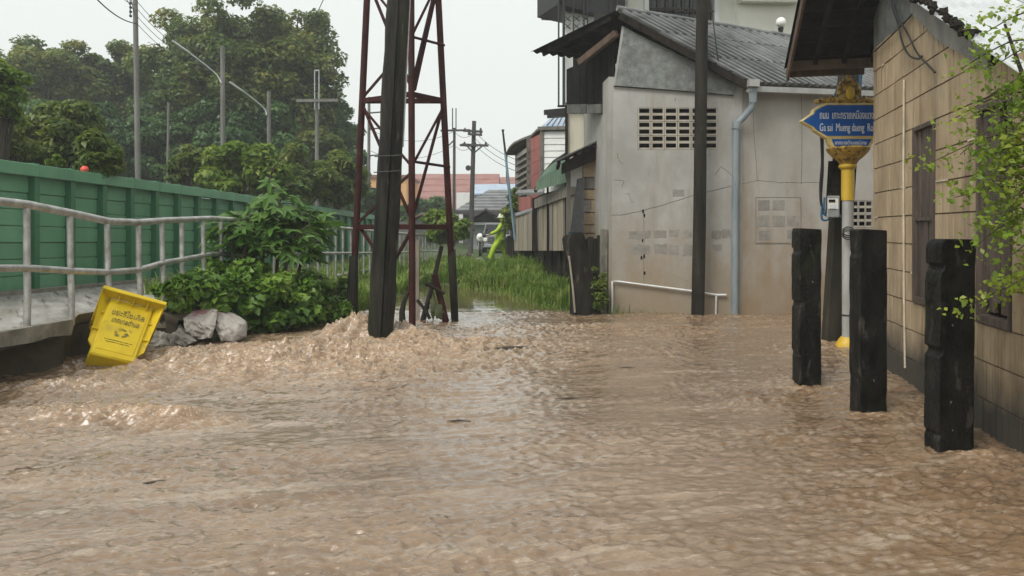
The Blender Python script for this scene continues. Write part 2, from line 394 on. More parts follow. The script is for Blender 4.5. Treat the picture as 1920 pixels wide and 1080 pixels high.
m_fence = M('mouldy_board', (0.0099, 0.0088, 0.0066), (0.0330, 0.0286, 0.0220), 5, (1, 1, .2), .9, .5, 20, stains=((4, (1, 1, .2), (.15, .13, .10), .6, .75),), jit=.25, spec=.12)
m_blueroof = M('blue_sheet_roof', (.24, .33, .45), (.40, .47, .57), 2, (1, 1, 1), .35, .05, 30)
m_bluepole = M('blue_pole_paint', (.10, .18, .24), (.2, .29, .35), 4, (1, 1, .3), .5, .05, 30)
m_hivis = M('lime_raincoat', (0.3024, 0.4464, 0.0144), (0.3960, 0.5760, 0.0288), 7, (1, 1, 1), .5, .4, 12)
m_skin = M('skin', (.28, .16, .10), (.34, .2, .13), 8, (1, 1, 1), .6, 0, 30)
m_helmet = M('white_helmet', (.62, .66, .5), (.74, .77, .62), 5, (1, 1, 1), .35, 0, 30)
m_rubber = M('black_rubber', (.015, .015, .015), (.03, .03, .03), 9, (1, 1, 1), .7, .1, 30)
m_truck = M('dusty_white_paint', (.17, .175, .18), (.24, .245, .25), 3, (1, 1, 1), .4, 0, 30)
m_redroof = M('red_tile_roof', (.24, .115, .10), (.31, .155, .135), 1.2, (1, 1, 1), .7, .2, 8, stains=((.8, (1, 1, 3), (.24, .09, .075), .5, .7),))
m_orange = M('orange_render', (.62, .33, .13), (.70, .42, .2), 2, (1, 1, .4), .8, .1, 20)
m_greyroof = M('grey_tile_roof', (.13, .135, .14), (.20, .205, .21), 1.5, (1, 1, 1), .7, .2, 8)
m_debris_wood = M('waterlogged_wood', (.035, .028, .022), (.08, .065, .05), 8, (1, 1, 1), .6, .4, 30)
m_cable = M('black_cable', (.010, .010, .011), (.018, .018, .018), 5, (1, 1, 1), .5, 0, 30)
m_cable_blue = M('blue_cable', (.02, .10, .20), (.04, .15, .28), 5, (1, 1, 1), .5, 0, 30)
m_meter = M('meter_grey', (.24, .25, .25), (.33, .34, .34), 8, (1, 1, 1), .4, .05, 30)
m_lamp = M('lamp_arm_zinc', (.36, .38, .38), (.5, .52, .52), 4, (1, 1, 1), .4, 0, 30, metal=.3)
m_util = M('utility_pole_concrete', (.13, .125, .115), (.2, .195, .18), 4, (1, 1, .2), .85, .2, 20)
m_util_dk = M('dark_utility_pole', (.045, .04, .04), (.08, .072, .07), 4, (1, 1, .2), .85, .2, 20)
m_bark = M('bark', (.035, .028, .02), (.08, .065, .048), 4, (1, 1, .3), .9, .5, 14)
m_stem = M('green_stem', (.06, .075, .03), (.12, .13, .06), 6, (1, 1, .3), .7, .2, 30)
m_bright_roof = M('bright_zinc_roof', (.46, .48, .49), (.6, .62, .63), 3, (1, 1, 1), .4, .1, 30, stains=((7, (1, 1, 1), (.3, .3, .29), .62, .75),), metal=.3)
m_flash = M('grey_flashing', (.13, .125, .115), (.22, .215, .2), 6, (1, 1, .4), .7, .35, 24, stains=((9, (1, 1, .3), (.3, .28, .25), .62, .75),))
m_leaf_far = leaf_mat('far_leaves', [(0.0400, 0.0813, 0.0250), (0.0900, 0.1537, 0.0400), (0.1900, 0.2363, 0.0537), (0.3625, 0.3075, 0.0537)], .35)
m_leaf_far2 = leaf_mat('far_leaves_green', [(0.0387, 0.0963, 0.0350), (0.0788, 0.1663, 0.0488), (0.1575, 0.2538, 0.0700)], .4)
m_leaf_mid = leaf_mat('olive_leaves', [(0.0564, 0.0972, 0.0192), (0.1296, 0.1860, 0.0324), (0.2436, 0.2832, 0.0564)], .8)
m_leaf_bright = leaf_mat('bright_leaves', [(0.0792, 0.1452, 0.0187), (0.1584, 0.2508, 0.0286), (0.2904, 0.3564, 0.0528)], .8)
m_leaf_bush = leaf_mat('bush_leaves', [(.03, .075, .010), (.08, .17, .018), (.16, .28, .035), (.24, .33, .05)], 1.6, .3, .4)
m_leaf_papaya = leaf_mat('lobed_leaves', [(.05, .13, .02), (.09, .19, .03), (.15, .26, .05)], 2.5, .4, .4)
m_leaf_yel = leaf_mat('yellowish_leaves', [(.12, .21, .02), (.22, .31, .035), (.36, .40, .05)], 3, .45, .4)
m_grass = leaf_mat('grass_blades', [(.05, .12, .014), (.12, .215, .025), (.21, .29, .05), (.34, .34, .13)], 1.2, .35, .5)
# ------------------------------------------------------------------ terrain and flood water
EL = np.array([(2, -7.6), (8, -7.4), (9.0, -6.6), (9.6, -5.6), (10.2, -5.0), (10.8, -4.6), (11.4, -4.3), (12.1, -3.4), (12.9, -2.75), (13.6, -2.8), (15, -2.9), (18, -2.7), (23, -2.4), (26, -1.4), (29, 3), (34, 8), (400, 60)])
ER = np.array([(2, 40), (14.0, 40), (14.25, 2.1), (14.6, 1.15), (16, .62), (17.5, .3), (19, -.3), (20.3, -1.3), (21.5, -2.1), (23, -3), (29, -5), (34, -9), (400, -60)])
def ground_z(x, y):
    x = np.asarray(x, float); y = np.asarray(y, float)
    w = np.minimum(x - np.interp(y, EL[:, 0], EL[:, 1]), np.interp(y, ER[:, 0], ER[:, 1]) - x)
    w = w + .25 * pnoise(x * 1.3, y * 1.3, 3) + .12 * pnoise(x * 3.7, y * 3.7, 4)
    dry = np.clip(-w, 0, None)
    z = np.where(w > 0, -.45 * np.clip(w / .8, 0, 1), .07 * np.clip(dry / .25, 0, 1) + .33 * np.clip((dry - .2) / 2.2, 0, 1))
    z = z + np.where(w < -.1, .05 * pnoise(x * 1.1, y * 1.1, 9), 0)
    left = np.clip((-5.8 + .083 * y - x) / 1.2, 0, 1) * np.clip((y - 5) / 1, 0, 1)
    return z + left * .10 * (z > 0)
def gz(x, y): return float(ground_z(np.array([x]), np.array([y]))[0])
xs = np.concatenate([-np.geomspace(400, 14, 26), np.arange(-13.5, 12.1, .22), np.geomspace(13, 400, 26)])
ys = np.concatenate([-np.geomspace(300, 3, 14), np.arange(-2, 33, .22), np.geomspace(34, 500, 30)])
X, Y = np.meshgrid(xs, ys)
struct('ground', grid_mesh('ground', X, Y, ground_z(X, Y)), m_ground)

POLE = V(-1.86, 10.45, 0)
def blob2(x, y, cx, cy, rx, ry, ang=0.0):
    c, s = math.cos(ang), math.sin(ang); dx, dy = x - cx, y - cy
    return np.exp(-((dx * c + dy * s) / rx) ** 2 - ((-dx * s + dy * c) / ry) ** 2)
def water_h(x, y):
    # rough water: behind and below the pole, along the left bank, boils at the lower left
    T = 1.0 * blob2(x, y, -2.3, 9.6, 1.7, 1.0, .15) + .8 * blob2(x, y, -3.7, 8.9, 1.9, .75, .1) + .6 * blob2(x, y, -2.2, 8.2, 2.6, .9, .25) + .4 * blob2(x, y, -4.2, 5.6, 1.2, .5, .1) + .3 * blob2(x, y, 1.2, 11.8, 2.5, .9) + .55 * blob2(x, y, -1.0, 9.9, 1.1, .55)
    T = T + .8 * blob2(x, y, -4.4, 7.3, .9, .22, .1) + .85 * blob2(x, y, -3.5, 6.3, .9, .30, -.12) + .5 * blob2(x, y, -2.7, 6.1, .7, .22, -.2) + .35 * blob2(x, y, -3.3, 4.7, .35, .12)
    T = np.clip(T, 0, 1.15)
    mid = .40 * np.clip((y - 7.5) / 2.5, 0, 1) * np.clip((15.5 - y) / 2, 0, 1)
    right = .30 * np.clip((x - 1.2) / 1.2, 0, 1) * np.clip((9.5 - y) / 2, 0, 1) + .22 * np.clip((6 - y) / 2, 0, 1)
    wx = x + .35 * pnoise(x * .9, y * .9, 21); wy = y + .30 * pnoise(x * .8 + 7, y * .8, 22)
    t4_ = pnoise(x * 13, y * 17, 44)
    # streaks along the flow (towards the camera's left)
    a = math.radians(14) ; ca, sa = math.cos(a), math.sin(a)
    u = wx * ca + wy * sa; v = -wx * sa + wy * ca
    n1 = pnoise(u * .9, v * 3.0, 1); n2 = pnoise(u * 1.9, v * 6.4, 2); n3 = pnoise(u * 4.0, v * 12.5, 5); n4 = pnoise(u * 7.5, v * 15, 6)
    rid = 1 - 2 * np.abs(n2); rid3 = 1 - 2 * np.abs(n3)
    base = .012 * n1 + .013 * n2 + .017 * (.45 - np.abs(n3)) + .006 * n3 + .018 * (.4 - np.abs(n4)) + .008 * t4_
    # diagonal trains below the pole
    a2 = math.radians(32); u2 = wx * math.cos(a2) + wy * math.sin(a2); v2 = -wx * math.sin(a2) + wy * math.cos(a2)
    t1 = 1 - 2 * np.abs(pnoise(u2 * .9, v2 * 3.3, 11)); t2 = 1 - 2 * np.abs(pnoise(u2 * 2.4, v2 * 7.5, 12)); t3 = pnoise(u2 * 5.5, v2 * 12, 13); t5 = pnoise(u2 * 4, v2 * 9 + .5 * t3, 17); t4 = pnoise(x * 22, y * 22, 14)
    turb = T * (.075 * (t1 - .5) + .085 * (t2 - .5) + .075 * t3 + .07 * (.4 - np.abs(t5)) + .028 * t4 + .05 * (.35 - np.abs(pnoise(u2 * 9, v2 * 17, 18))))
    m_ = mid * (.030 * rid + .030 * rid3 + .026 * n4 + .012 * t4)
    # small crossing wavelets on the right and near
    r1 = pnoise(x * 3.2 + .4 * y, y * 6.5, 31); r2 = pnoise(x * 6.5, y * 13 + x, 32); r3 = pnoise(x * 14, y * 26, 33)
    r_ = right * (.036 * r1 + .046 * (.5 - np.abs(r2)) + .036 * (.5 - np.abs(r3)) + .012 * t4)
    # bow wave piled on the upstream side of the pole, furrow in front
    bow = .20 * blob2(x, y, -2.35, 10.75, .42, .30) + .13 * blob2(x, y, -1.42, 10.65, .38, .26) + .10 * blob2(x, y, -1.9, 11.0, .6, .25) - .07 * blob2(x, y, -1.9, 10.1, .25, .2)
    post = 0
    for cx, cy in ((2.95, 7.45), (3.08, 6.35), (3.15, 5.2)):
        post = post + .022 * blob2(x, y, cx, cy - .08, .22, .1)
    A = .45 + 1.1 * np.clip(.5 + 1.3 * pnoise(x * .45 + 3, y * .75, 61) + .6 * pnoise(u * .7, v * 2.2, 62), 0, 1)
    swell = .022 * pnoise(u * .55, v * 1.5, 63) + .014 * pnoise(x * .9, y * 1.9, 64)
    h = (base + m_) * A * 1.3 + swell + turb + r_ * (.6 + .6 * A) + bow * (1 + .8 * t3 + .5 * (t2 - .4)) + post
    pf = 0
    for cx, cy in ((2.95, 7.4), (3.08, 6.3), (3.2, 5.15), (4.45, 9.7), (4.2, 10.2), (2.9, 13.4), (-.95, 12.9), (-1.7, 12.4)):
        pf = pf + blob2(x, y, cx, cy, .26, .14)
    foam = np.clip(.7 * pf * (.4 + t2) + T * (.45 + .9 * (t2 - .3) + .6 * t3) + mid * .6 * (rid3 - .35) + .25 * (rid3 - .55) + 3.0 * np.clip(bow, 0, 1) * (.3 + t2 * .7), 0, 1)
    calm = np.clip((15.2 - y) / 1.6, .10, 1)
    return h * calm, foam * np.clip((14.5 - y), 0, 1), calm
yl = [1.2]
while yl[-1] < 30: yl.append(yl[-1] + max(.0125, yl[-1] * .0031))
yl = np.array(yl)
xl = np.concatenate([-np.geomspace(60, 8.2, 18), np.arange(-8, -5, .05), np.arange(-5, 5.2, .0165), np.geomspace(5.25, 60, 30)])
X, Y = np.meshgrid(xl, yl)
Hh, Fo, Cm = water_h(X, Y)
me = grid_mesh('flood_water', X, Y, Hh)
at_ = me.attributes.new('froth', 'FLOAT', 'POINT'); at_.data.foreach_set('value', Fo.ravel().astype(np.float32))
at_ = me.attributes.new('calm', 'FLOAT', 'POINT'); at_.data.foreach_set('value', Cm.ravel().astype(np.float32))
me.polygons.foreach_set('use_smooth', [True] * len(me.polygons))
m_water, n, l, p = new_mat('muddy_water')
g = n.new('ShaderNodeNewGeometry'); pos = g.outputs['Position']
c1 = ramp(n, l, noise_node(n, l, pos, 1.1, (.5, 1.6, 1), 4), [(.3, (.150, .094, .053)), (.7, (.235, .160, .100))])
atn = n.new('ShaderNodeAttribute'); atn.attribute_name = 'froth'
spk = noise_node(n, l, pos, 16, (.6, 1.5, 1), 5, .7)
ff = math_n(n, l, 'MULTIPLY', atn.outputs['Fac'], mrange(n, l, spk, .32, .62, .25, 1.25))
c2 = mixc(n, l, ff, c1, (.35, .225, .125))
fleck = noise_node(n, l, pos, 7, (.3, 1.9, 1), 7, .78, 1.2)          # dark silt filaments drawn out by the current
c3 = mixc(n, l, mrange(n, l, fleck, .56, .70, 0, .75), c2, (.125, .066, .036))
fil = noise_node(n, l, pos, 21, (.35, 1.6, 1), 6, .8, .8)            # fine pale scum
c3 = mixc(n, l, mrange(n, l, fil, .54, .66, 0, .55), c3, (.43, .35, .265))
spr = noise_node(n, l, pos, 30, (.7, 1.5, 1), 5, .75)
c3 = mixc(n, l, math_n(n, l, 'MULTIPLY', atn.outputs['Fac'], mrange(n, l, spr, .53, .63, 0, 1.0)), c3, (.60, .51, .42))   # torn froth
vr = n.new('ShaderNodeVectorRotate'); vr.rotation_type = 'Z_AXIS'; vr.inputs['Angle'].default_value = math.radians(-14); l.new(pos, vr.inputs['Vector'])
stk = noise_node(n, l, vr.outputs[0], 2.6, (.16, 2.6, 1), 6, .7, .5)   # current streaks
c3 = mixc(n, l, mrange(n, l, stk, .54, .68, 0, .6), c3, (.375, .31, .235)); c3 = mixc(n, l, mrange(n, l, stk, .44, .32, 0, .6), c3, (.125, .07, .04))
grn = noise_node(n, l, pos, 60, (.6, 1.5, 1), 3, .7)
c3 = mixc(n, l, mrange(n, l, grn, .30, .46, .6, 0), c3, (.15, .088, .052))
l.new(c3, p.inputs['Base Color'])
l.new(mrange(n, l, ff, 0, 1, .06, .4), p.inputs['Roughness'])
p.inputs['IOR'].default_value = 1.33; p.inputs['Coat Weight'].default_value = 1.0; p.inputs['Coat Roughness'].default_value = .04; p.inputs['Coat IOR'].default_value = 1.33; p.inputs['Specular IOR Level'].default_value = .9
bp = n.new('ShaderNodeBump'); bp.inputs['Strength'].default_value = .8; bp.inputs['Distance'].default_value = .014
bh = math_n(n, l, 'ADD', noise_node(n, l, pos, 11, (.5, 1.5, 1), 7, .72, .6), math_n(n, l, 'MULTIPLY', noise_node(n, l, pos, 34, (.6, 1.3, 1), 3, .6), .4))
cal = n.new('ShaderNodeAttribute'); cal.attribute_name = 'calm'
l.new(math_n(n, l, 'MULTIPLY', cal.outputs['Fac'], .38), bp.inputs['Strength'])
l.new(bh, bp.inputs['Height']); l.new(bp.outputs[0], p.inputs['Normal']); l.new(bp.outputs[0], p.inputs['Coat Normal'])
struct('flood_water', me, m_water)

# ------------------------------------------------------------------ left bank: apron, retaining face, green wall, railing
KS = 1.22
def railX(d): return -5.69 + .083 * d
def wallX(d): return -8.51 + .083 * d
def rail_top(d): return 1.6 + KS * (-1.6 + np.interp(d / KS, [3, 5.4, 6.3, 6.9, 7.4, 7.95, 8.4, 9.5, 12.6, 19.5, 26], [1.90, 1.85, 1.815, 1.745, 1.68, 1.675, 1.70, 1.74, 1.69, 1.50, 1.36]))
def rail_mid(d): return 1.6 + KS * (-1.6 + np.interp(d / KS, [3, 5.4, 6.3, 6.9, 7.4, 7.95, 8.4, 9.5, 12.6, 19.5, 26], [1.36, 1.31, 1.27, 1.21, 1.17, 1.165, 1.22, 1.28, 1.19, .98, .86]))
def rail_foot(d): return float(np.interp(d, [3, 7.7, 10.2, 11, 15, 19, 30], [.61, .595, .55, .50, .45, .42, .34]))
mb = MB(); L = []
ds = [2.5, 4.2, 5.6, 6.6, 7.6, 8.3, 8.9, 9.7, 10.6, 12, 14, 16, 18.5, 21, 24, 27, 31]
for k, d in enumerate(ds):
    e = .045 * math.sin(k * 2.3) - (.42 if d > 8.7 else 0)
    fz = rail_foot(d); wz = float(np.interp(d, [3, 11, 18, 27], [.66, .63, .52, .40]))
    L.append((V(railX(d) + .10 + e, d, fz), V(wallX(d) + .06, d, wz), V(railX(d) + .10 + e * 1.4, d, fz - .17 - .03 * math.sin(k * 3.1)), V(wallX(d) + .06, d, fz - .3)))
for a, b in zip(L[:-1], L[1:]):
    mb.quad(a[0], b[0], b[1], a[1])
    mb.quad(a[2], a[3], b[3], b[2])
struct('canal_apron', mb.mesh('canal_apron'), m_conc)
mb = MB()
for a, b in zip(L[:-1], L[1:]):
    m_ = (a[0] + b[0]) / 2; m2 = (a[2] + b[2]) / 2
    o1 = V(.012, 0, .004)
    for p0, p1, q0, q1 in ((a[0], a[0].lerp(b[0], .5), a[2], a[2].lerp(b[2], .5) + V(-.02, 0, .02)), (a[0].lerp(b[0], .5), b[0], a[2].lerp(b[2], .5) + V(-.02, 0, .02), b[2])):
        mb.hexa([q0 + o1, q1 + o1, q1 + V(-.08, 0, 0), q0 + V(-.08, 0, 0), p0 + o1, p1 + o1, p1 + V(-.08, 0, .004), p0 + V(-.08, 0, .004)])
struct('apron_edge', mb.mesh('apron_edge'), m_conc_edge)
mb = MB()
for a, b in zip(L[:-1], L[1:]):
    i0, i1 = (.75 if a[0].y < 8.2 else .12, .75 if b[0].y < 8.2 else .12)
    mb.quad(V(a[0].x - i0, a[0].y, -.5), V(b[0].x - i1, b[0].y, -.5), V(b[0].x - i1, b[0].y, b[2].z + .02), V(a[0].x - i0, a[0].y, a[2].z + .02))
struct('bank_face', mb.mesh('bank_face'), m_soil)

gw = thing('green_wall', 'long green painted concrete wall of stacked planks between pilasters along the left bank', 'wall', (wallX(11), 11, .6))
PD = [4.05 + .842 * k for k in range(34)]
def wtop(d): return float(np.interp(d, [3, 11, 18, 25, 33], [2.62, 2.62, 2.50, 2.33, 2.15]))
def wbot(d): return float(np.interp(d, [3, 11, 18, 27, 33], [.66, .63, .52, .40, .38]))
wt = V(.083, 1, 0).normalized(); wnrm = V(1, -.083, 0).normalized()
for k, d in enumerate(PD):
    x = wallX(d); zt, zb = wtop(d), wbot(d)
    piece('pilaster', m_green_dk, gw, V(x, d, (zt + zb) / 2 - .02), wt, wnrm, (.115, .17, zt - zb + .1), bv=.03)
    if k == len(PD) - 1: break
    d2 = PD[k + 1]; x2 = wallX(d2); zt2, zb2 = wtop(d2), wbot(d2)
    c0 = V(x, d, zt - .09); c1 = V(x2, d2, zt2 - .09)
    tt = (c1 - c0).normalized()
    piece('coping', m_green, gw, (c0 + c1) / 2 + wnrm * .012, tt, wnrm, ((c1 - c0).length - .004, .21, .19), bv=.03)
    if d > 24: nrow = 1
    else: nrow = 7
    hh = (zt - .19 - zb) / nrow
    ja, jb = V(x, d, (zt - .19 + zb) / 2), V(x2, d2, (zt2 - .19 + zb2) / 2)
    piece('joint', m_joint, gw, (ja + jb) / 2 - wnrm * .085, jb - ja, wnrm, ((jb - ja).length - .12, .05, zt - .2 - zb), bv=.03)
    for r in range(nrow):
        zc = zb + hh * (r + .5); zc2 = zb2 + (zt2 - .19 - zb2) / nrow * (r + .5)
        a0 = V(x, d, zc) + wt * .058; a1 = V(x2, d2, zc2) - wt * .058
        piece('plank', m_green, gw, (a0 + a1) / 2 - wnrm * (.05 + .008 * ((r * 7 + k * 3) % 3)), (a1 - a0), wnrm, ((a1 - a0).length, .06, hh - .015), bv=.035)
mb = MB(); mb.hexa([V(wallX(3.9) - .20, 3.9, .3), V(wallX(32.5) - .20, 32.5, .3), V(wallX(32.5) - .1, 32.5, .3), V(wallX(3.9) - .1, 3.9, .3),
                    V(wallX(3.9) - .20, 3.9, 2.5), V(wallX(32.5) - .20, 32.5, 1.95), V(wallX(32.5) - .1, 32.5, 1.95), V(wallX(3.9) - .1, 3.9, 2.5)])
part('backing', mb, m_green_dk, gw)
# sill that the wall stands on
mb = MB()
for d0, d1 in ((3.9, 11), (11, 18), (18, 26), (26, 32)):
    mb.hexa([V(wallX(d0) + .0, d0, wbot(d0) - .25), V(wallX(d1) + .0, d1, wbot(d1) - .25), V(wallX(d1) + .22, d1, wbot(d1) - .25), V(wallX(d0) + .22, d0, wbot(d0) - .25),
             V(wallX(d0) + .0, d0, wbot(d0) + .05), V(wallX(d1) + .0, d1, wbot(d1) + .05), V(wallX(d1) + .22, d1, wbot(d1) + .05), V(wallX(d0) + .22, d0, wbot(d0) + .05)])
part('footing', mb, m_conc_edge, gw)

def railing(name, label, d0, d1, posts, r, wob):
    t = thing(name, label, 'railing', (railX(d0), d0, rail_foot(d0)))
    dd = np.linspace(d0, d1, int((d1 - d0) / .22) + 2)
    rr = random.Random(5)
    part('top_rail', MB().tube([V(railX(d) + .012 * math.sin(3 * d), d, rail_top(d)) for d in dd], r * 1.15, 10), m_galv, t, sm=60)
    part('middle_rail', MB().tube([V(railX(d) + .014 + .012 * math.sin(3 * d), d, rail_mid(d)) for d in dd], r, 10), m_galv, t, sm=60)
    for d in posts:
        x = railX(d) + .012 * math.sin(3 * d); dx = wob * rr.uniform(.4, 1.2)
        b = V(x + dx * .5, d - .02, rail_foot(d) - .06); tp = V(x, d, rail_top(d)); md = V(x + dx * .12, d, rail_mid(d))
        part('post', MB().tube([b, md.lerp(b, .5) + V(dx * .15, 0, 0), md, tp], r * .9, 8), m_galv, t, sm=60)
    return t
railing('metal_railing', 'bent galvanised pipe railing beside the concrete apron near the yellow bin', 3.2, 12.9,
        [q * KS for q in (3.1, 3.7, 4.3, 4.85, 5.35, 5.85, 6.32, 6.85, 7.38, 7.94, 8.39, 8.79, 9.3, 9.8, 10.3)], .039, .07)
railing('metal_railing', 'straight galvanised pipe railing running into the distance behind the red lattice tower', 13.2, 31.0,
        [13.5 + .6 * k for k in range(29)], .032, .0)
# debris sheets at the end of the apron
# ------------------------------------------------------------------ right: tan block house
TW = Wall((2.413 + .219 * 4.0, 4.0), (2.413 + .219 * 8.95, 8.95))
def td(u): return 4.0 + u * .9769               # distance along the view for a place on the wall
UL = (8.95 - 4.0) / .9769
th = thing('tan_block_house', 'tan house of scored concrete blocks with dark shuttered windows at the right edge', 'house', TW.q(UL, 0))
def ud(d): return (d - 4.0) / .9769
wins = [(ud(5.315), ud(5.84), .90, 2.54), (ud(6.87), ud(7.41), .90, 2.59)]
def blk_top(u):
    d = td(u)
    if d < 5.83: return 2.84
    return min(3.78, 2.83 + .53 * (d - 5.26) - .10)
rr = random.Random(11)
ch = .292; z0 = 2.91 - ch * 11
row = 0
for ri in range(15):
    zb = z0 + ri * ch; zt = zb + ch
    if zt < -.1 or zb > 3.8: continue
    cuts = [0.0]; u = rr.uniform(.1, .4)
    while u < UL - .12:
        cuts.append(u); u += rr.choice([.20, .24, .38, .40, .42, .40])
    cuts.append(UL)
    ext = set()
    for w0, w1, wz0, wz1 in wins:
        if zt > wz0 + .05 and zb < wz1 - .05:
            cuts = [c for c in cuts if not (w0 - .07 < c < w1 + .07)] + [w0 - .045, w1 + .045]
    cuts += [ud(6.38)] if zt > 1.6 else []
    cuts = sorted(set(round(c, 3) for c in cuts))
    for a, b in zip(cuts[:-1], cuts[1:]):
        if b - a < .04: continue
        mid = (a + b) / 2
        if any(w0 < mid < w1 and zt > wz0 + .05 and zb < wz1 - .05 for w0, w1, wz0, wz1 in wins): continue
        top = min(zt, blk_top(mid))
        if top - zb < .05: continue
        off = rr.uniform(-.004, .004)
        piece('block', m_tan, th, TW.q(mid, (zb + top) / 2, -.06 + off), TW.t, -TW.n, (b - a - .008, .12, top - zb - .014), bv=.02, roll=rr.uniform(-.004, .004)).data = scored_block(max(1, min(4, round((b - a) / rr.choice([.10, .12, .15])))))
        if rr.random() < .10 and zb > .6:    # loose mortar lips on some joints
            k0 = a + (b - a) * .1; k1 = k0 + (b - a) * rr.uniform(.3, .8)
            mb = MB().bar(TW.q(k0, zb + .002, .004), TW.q(k1, zb + rr.uniform(-.004, .006), .004), .012, .014)
            part('mortar_lip', mb, m_mortar_pale, th)
# backing wall with window openings: built round them
mb = MB()
def wbox(mb, W, u0, u1, za, zb, o0, o1):
    return mb.hexa([W.q(u0, za, o0), W.q(u1, za, o0), W.q(u1, za, o1), W.q(u0, za, o1), W.q(u0, zb, o0), W.q(u1, zb, o0), W.q(u1, zb, o1), W.q(u0, zb, o1)])
us = [-.6, wins[0][0] - .04, wins[0][1] + .04, wins[1][0] - .04, wins[1][1] + .04, UL]
for k in range(5):
    a, b = us[k], us[k + 1]
    if k in (1, 3):
        w = wins[(k - 1) // 2]
        wbox(mb, TW, a, b, -.6, w[2] - .02, -.2, -.016); wbox(mb, TW, a, b, w[3] + .02, min(blk_top(a), blk_top(b)) - .01, -.2, -.016)
    elif k == 4 or k == 2:
        m0 = ud(5.9) if k == 2 else ud(7.3)
        if k == 2: wbox(mb, TW, a, m0, -.6, 2.83, -.2, -.016); wbox(mb, TW, m0, b, -.6, blk_top(m0), -.2, -.016)
        else: wbox(mb, TW, a, b, -.6, blk_top(a) - .02, -.2, -.016)
    else:
        wbox(mb, TW, a, b, -.6, 2.83, -.2, -.016)
# far end wall and closing walls of the house behind
e = TW.q(UL, 0, -.12); bk = -TW.n
mb.hexa([e + V(0, 0, -.6), e + bk * 4 + V(0, 0, -.6), e + bk * 4 - TW.t * .15 + V(0, 0, -.6), e - TW.t * .15 + V(0, 0, -.6),
         e + V(0, 0, 3.7), e + bk * 4 + V(0, 0, 3.7), e + bk * 4 - TW.t * .15 + V(0, 0, 3.7), e - TW.t * .15 + V(0, 0, 3.7)])
e2 = TW.q(-.6, 0, -.12)
mb.hexa([e2 + V(0, 0, -.6), e2 + bk * 4 + V(0, 0, -.6), e2 + bk * 4 + TW.t * .15 + V(0, 0, -.6), e2 + TW.t * .15 + V(0, 0, -.6),
         e2 + V(0, 0, 2.6), e2 + bk * 4 + V(0, 0, 2.6), e2 + bk * 4 + TW.t * .15 + V(0, 0, 2.6), e2 + TW.t * .15 + V(0, 0, 2.6)])
mb.quad(TW.q(-.6, -.6, -4.1), TW.q(UL, -.6, -4.1), TW.q(UL, 3.7, -4.1), TW.q(-.6, 2.6, -4.1))
part('wall_core', mb, m_mortar, th)
# upper gable sheet above the blocks
mb = MB()
us_ = [ud(7.15), ud(7.6), ud(8.43), UL]
zz = [3.79, 4.03, 4.43, 4.16]
lo = [3.70, 3.785, 3.785, 3.785]
front = [TW.q(u, z, -.006) for u, z in zip(us_, lo)] + [TW.q(u, z, -.006) for u, z in reversed(list(zip(us_, zz)))]
mb.prism(front, -TW.n * .03)
part('gable_sheet', mb, m_sheet, th)
# windows: frame, boards
for wi, (w0, w1, wz0, wz1) in enumerate(wins):
    f = MB()
    wbox(f, TW, w0 - .04, w0 + .005, wz0 - .03, wz1 + .03, -.10, .012); wbox(f, TW, w1 - .005, w1 + .04, wz0 - .03, wz1 + .03, -.10, .012)
    wbox(f, TW, w0 + .005, w1 - .005, wz1 - .01, wz1 + .03, -.10, .010); wbox(f, TW, w0 + .005, w1 - .005, wz0 - .03, wz0 + .03, -.10, .015)
    fo = part('window', f, m_shutter, th)
    n_ = 5
    for k in range(n_):
        if wi == 0 and k in (0,): continue                     # the near window stands part open
        a = w0 + .005 + (w1 - w0 - .01) * k / n_; b = w0 + .005 + (w1 - w0 - .01) * (k + 1) / n_ - .004
        zs = [wz0 + .03, wz0 + .80, wz1 - .01] if wi == 1 else [wz0 + (.06 if k % 2 else .14), wz1 - .45 if k == 1 else wz1 - .01]
        for j in range(len(zs) - 1):
            s_ = MB(); wbox(s_, TW, a, b, zs[j] + .004, zs[j + 1] - .004, -.06, -.022 - .006 * (k % 2) - .004 * j)
            part('shutter_board', s_, m_shutter, fo)
    if wi == 1:
        s_ = MB(); wbox(s_, TW, w0 + .006, w1 - .006, wz0 + .785, wz0 + .82, -.02, -.004); part('shutter_rail', s_, m_shutter, fo)
# front roof slope (bright zinc) and its flashing, back slope with the dark canopy
def rz(d): return 2.83 + .53 * (d - 5.26)
def zroof(u, e): return rz(td(u))
def corr_patch(P00, P10, P01, P11, ncorr, amp, per=6, rows=2, thick=.008, cusp=False):
    """corrugated sheet: P0x -> P1x runs across the corrugations, Px0 -> Px1 down the slope"""
    mb = MB(); nx = ncorr * per + 1
    up = (P10 - P00).cross(P01 - P00).normalized()
    if up.z < 0: up = -up
    for lay in (0, 1):
        for j in range(rows):
            t = j / (rows - 1)
            a = P00.lerp(P01, t); b = P10.lerp(P11, t)
            for i in range(nx):
                s = i / (nx - 1)
                mb.v.append(tuple(a.lerp(b, s) + up * ((amp * (2 * abs(math.sin(math.pi * ncorr * s)) ** .8 - 1) if cusp else amp * math.sin(2 * math.pi * ncorr * s)) - lay * thick)))
    N = nx * rows
    for j in range(rows - 1):
        for i in range(nx - 1):
            q = (j * nx + i, j * nx + i + 1, (j + 1) * nx + i + 1, (j + 1) * nx + i)
            mb.f.append(q); mb.f.append(tuple(N + k for k in reversed(q)))
    for j in (0, rows - 1):
        for i in range(nx - 1):
            a_, b_ = j * nx + i, j * nx + i + 1
            mb.f.append((a_, b_, N + b_, N + a_))
    for i in (0, nx - 1):
        for j in range(rows - 1):
            a_, b_ = j * nx + i, (j + 1) * nx + i
            mb.f.append((a_, b_, N + b_, N + a_))
    return mb
uR = ud(8.43)
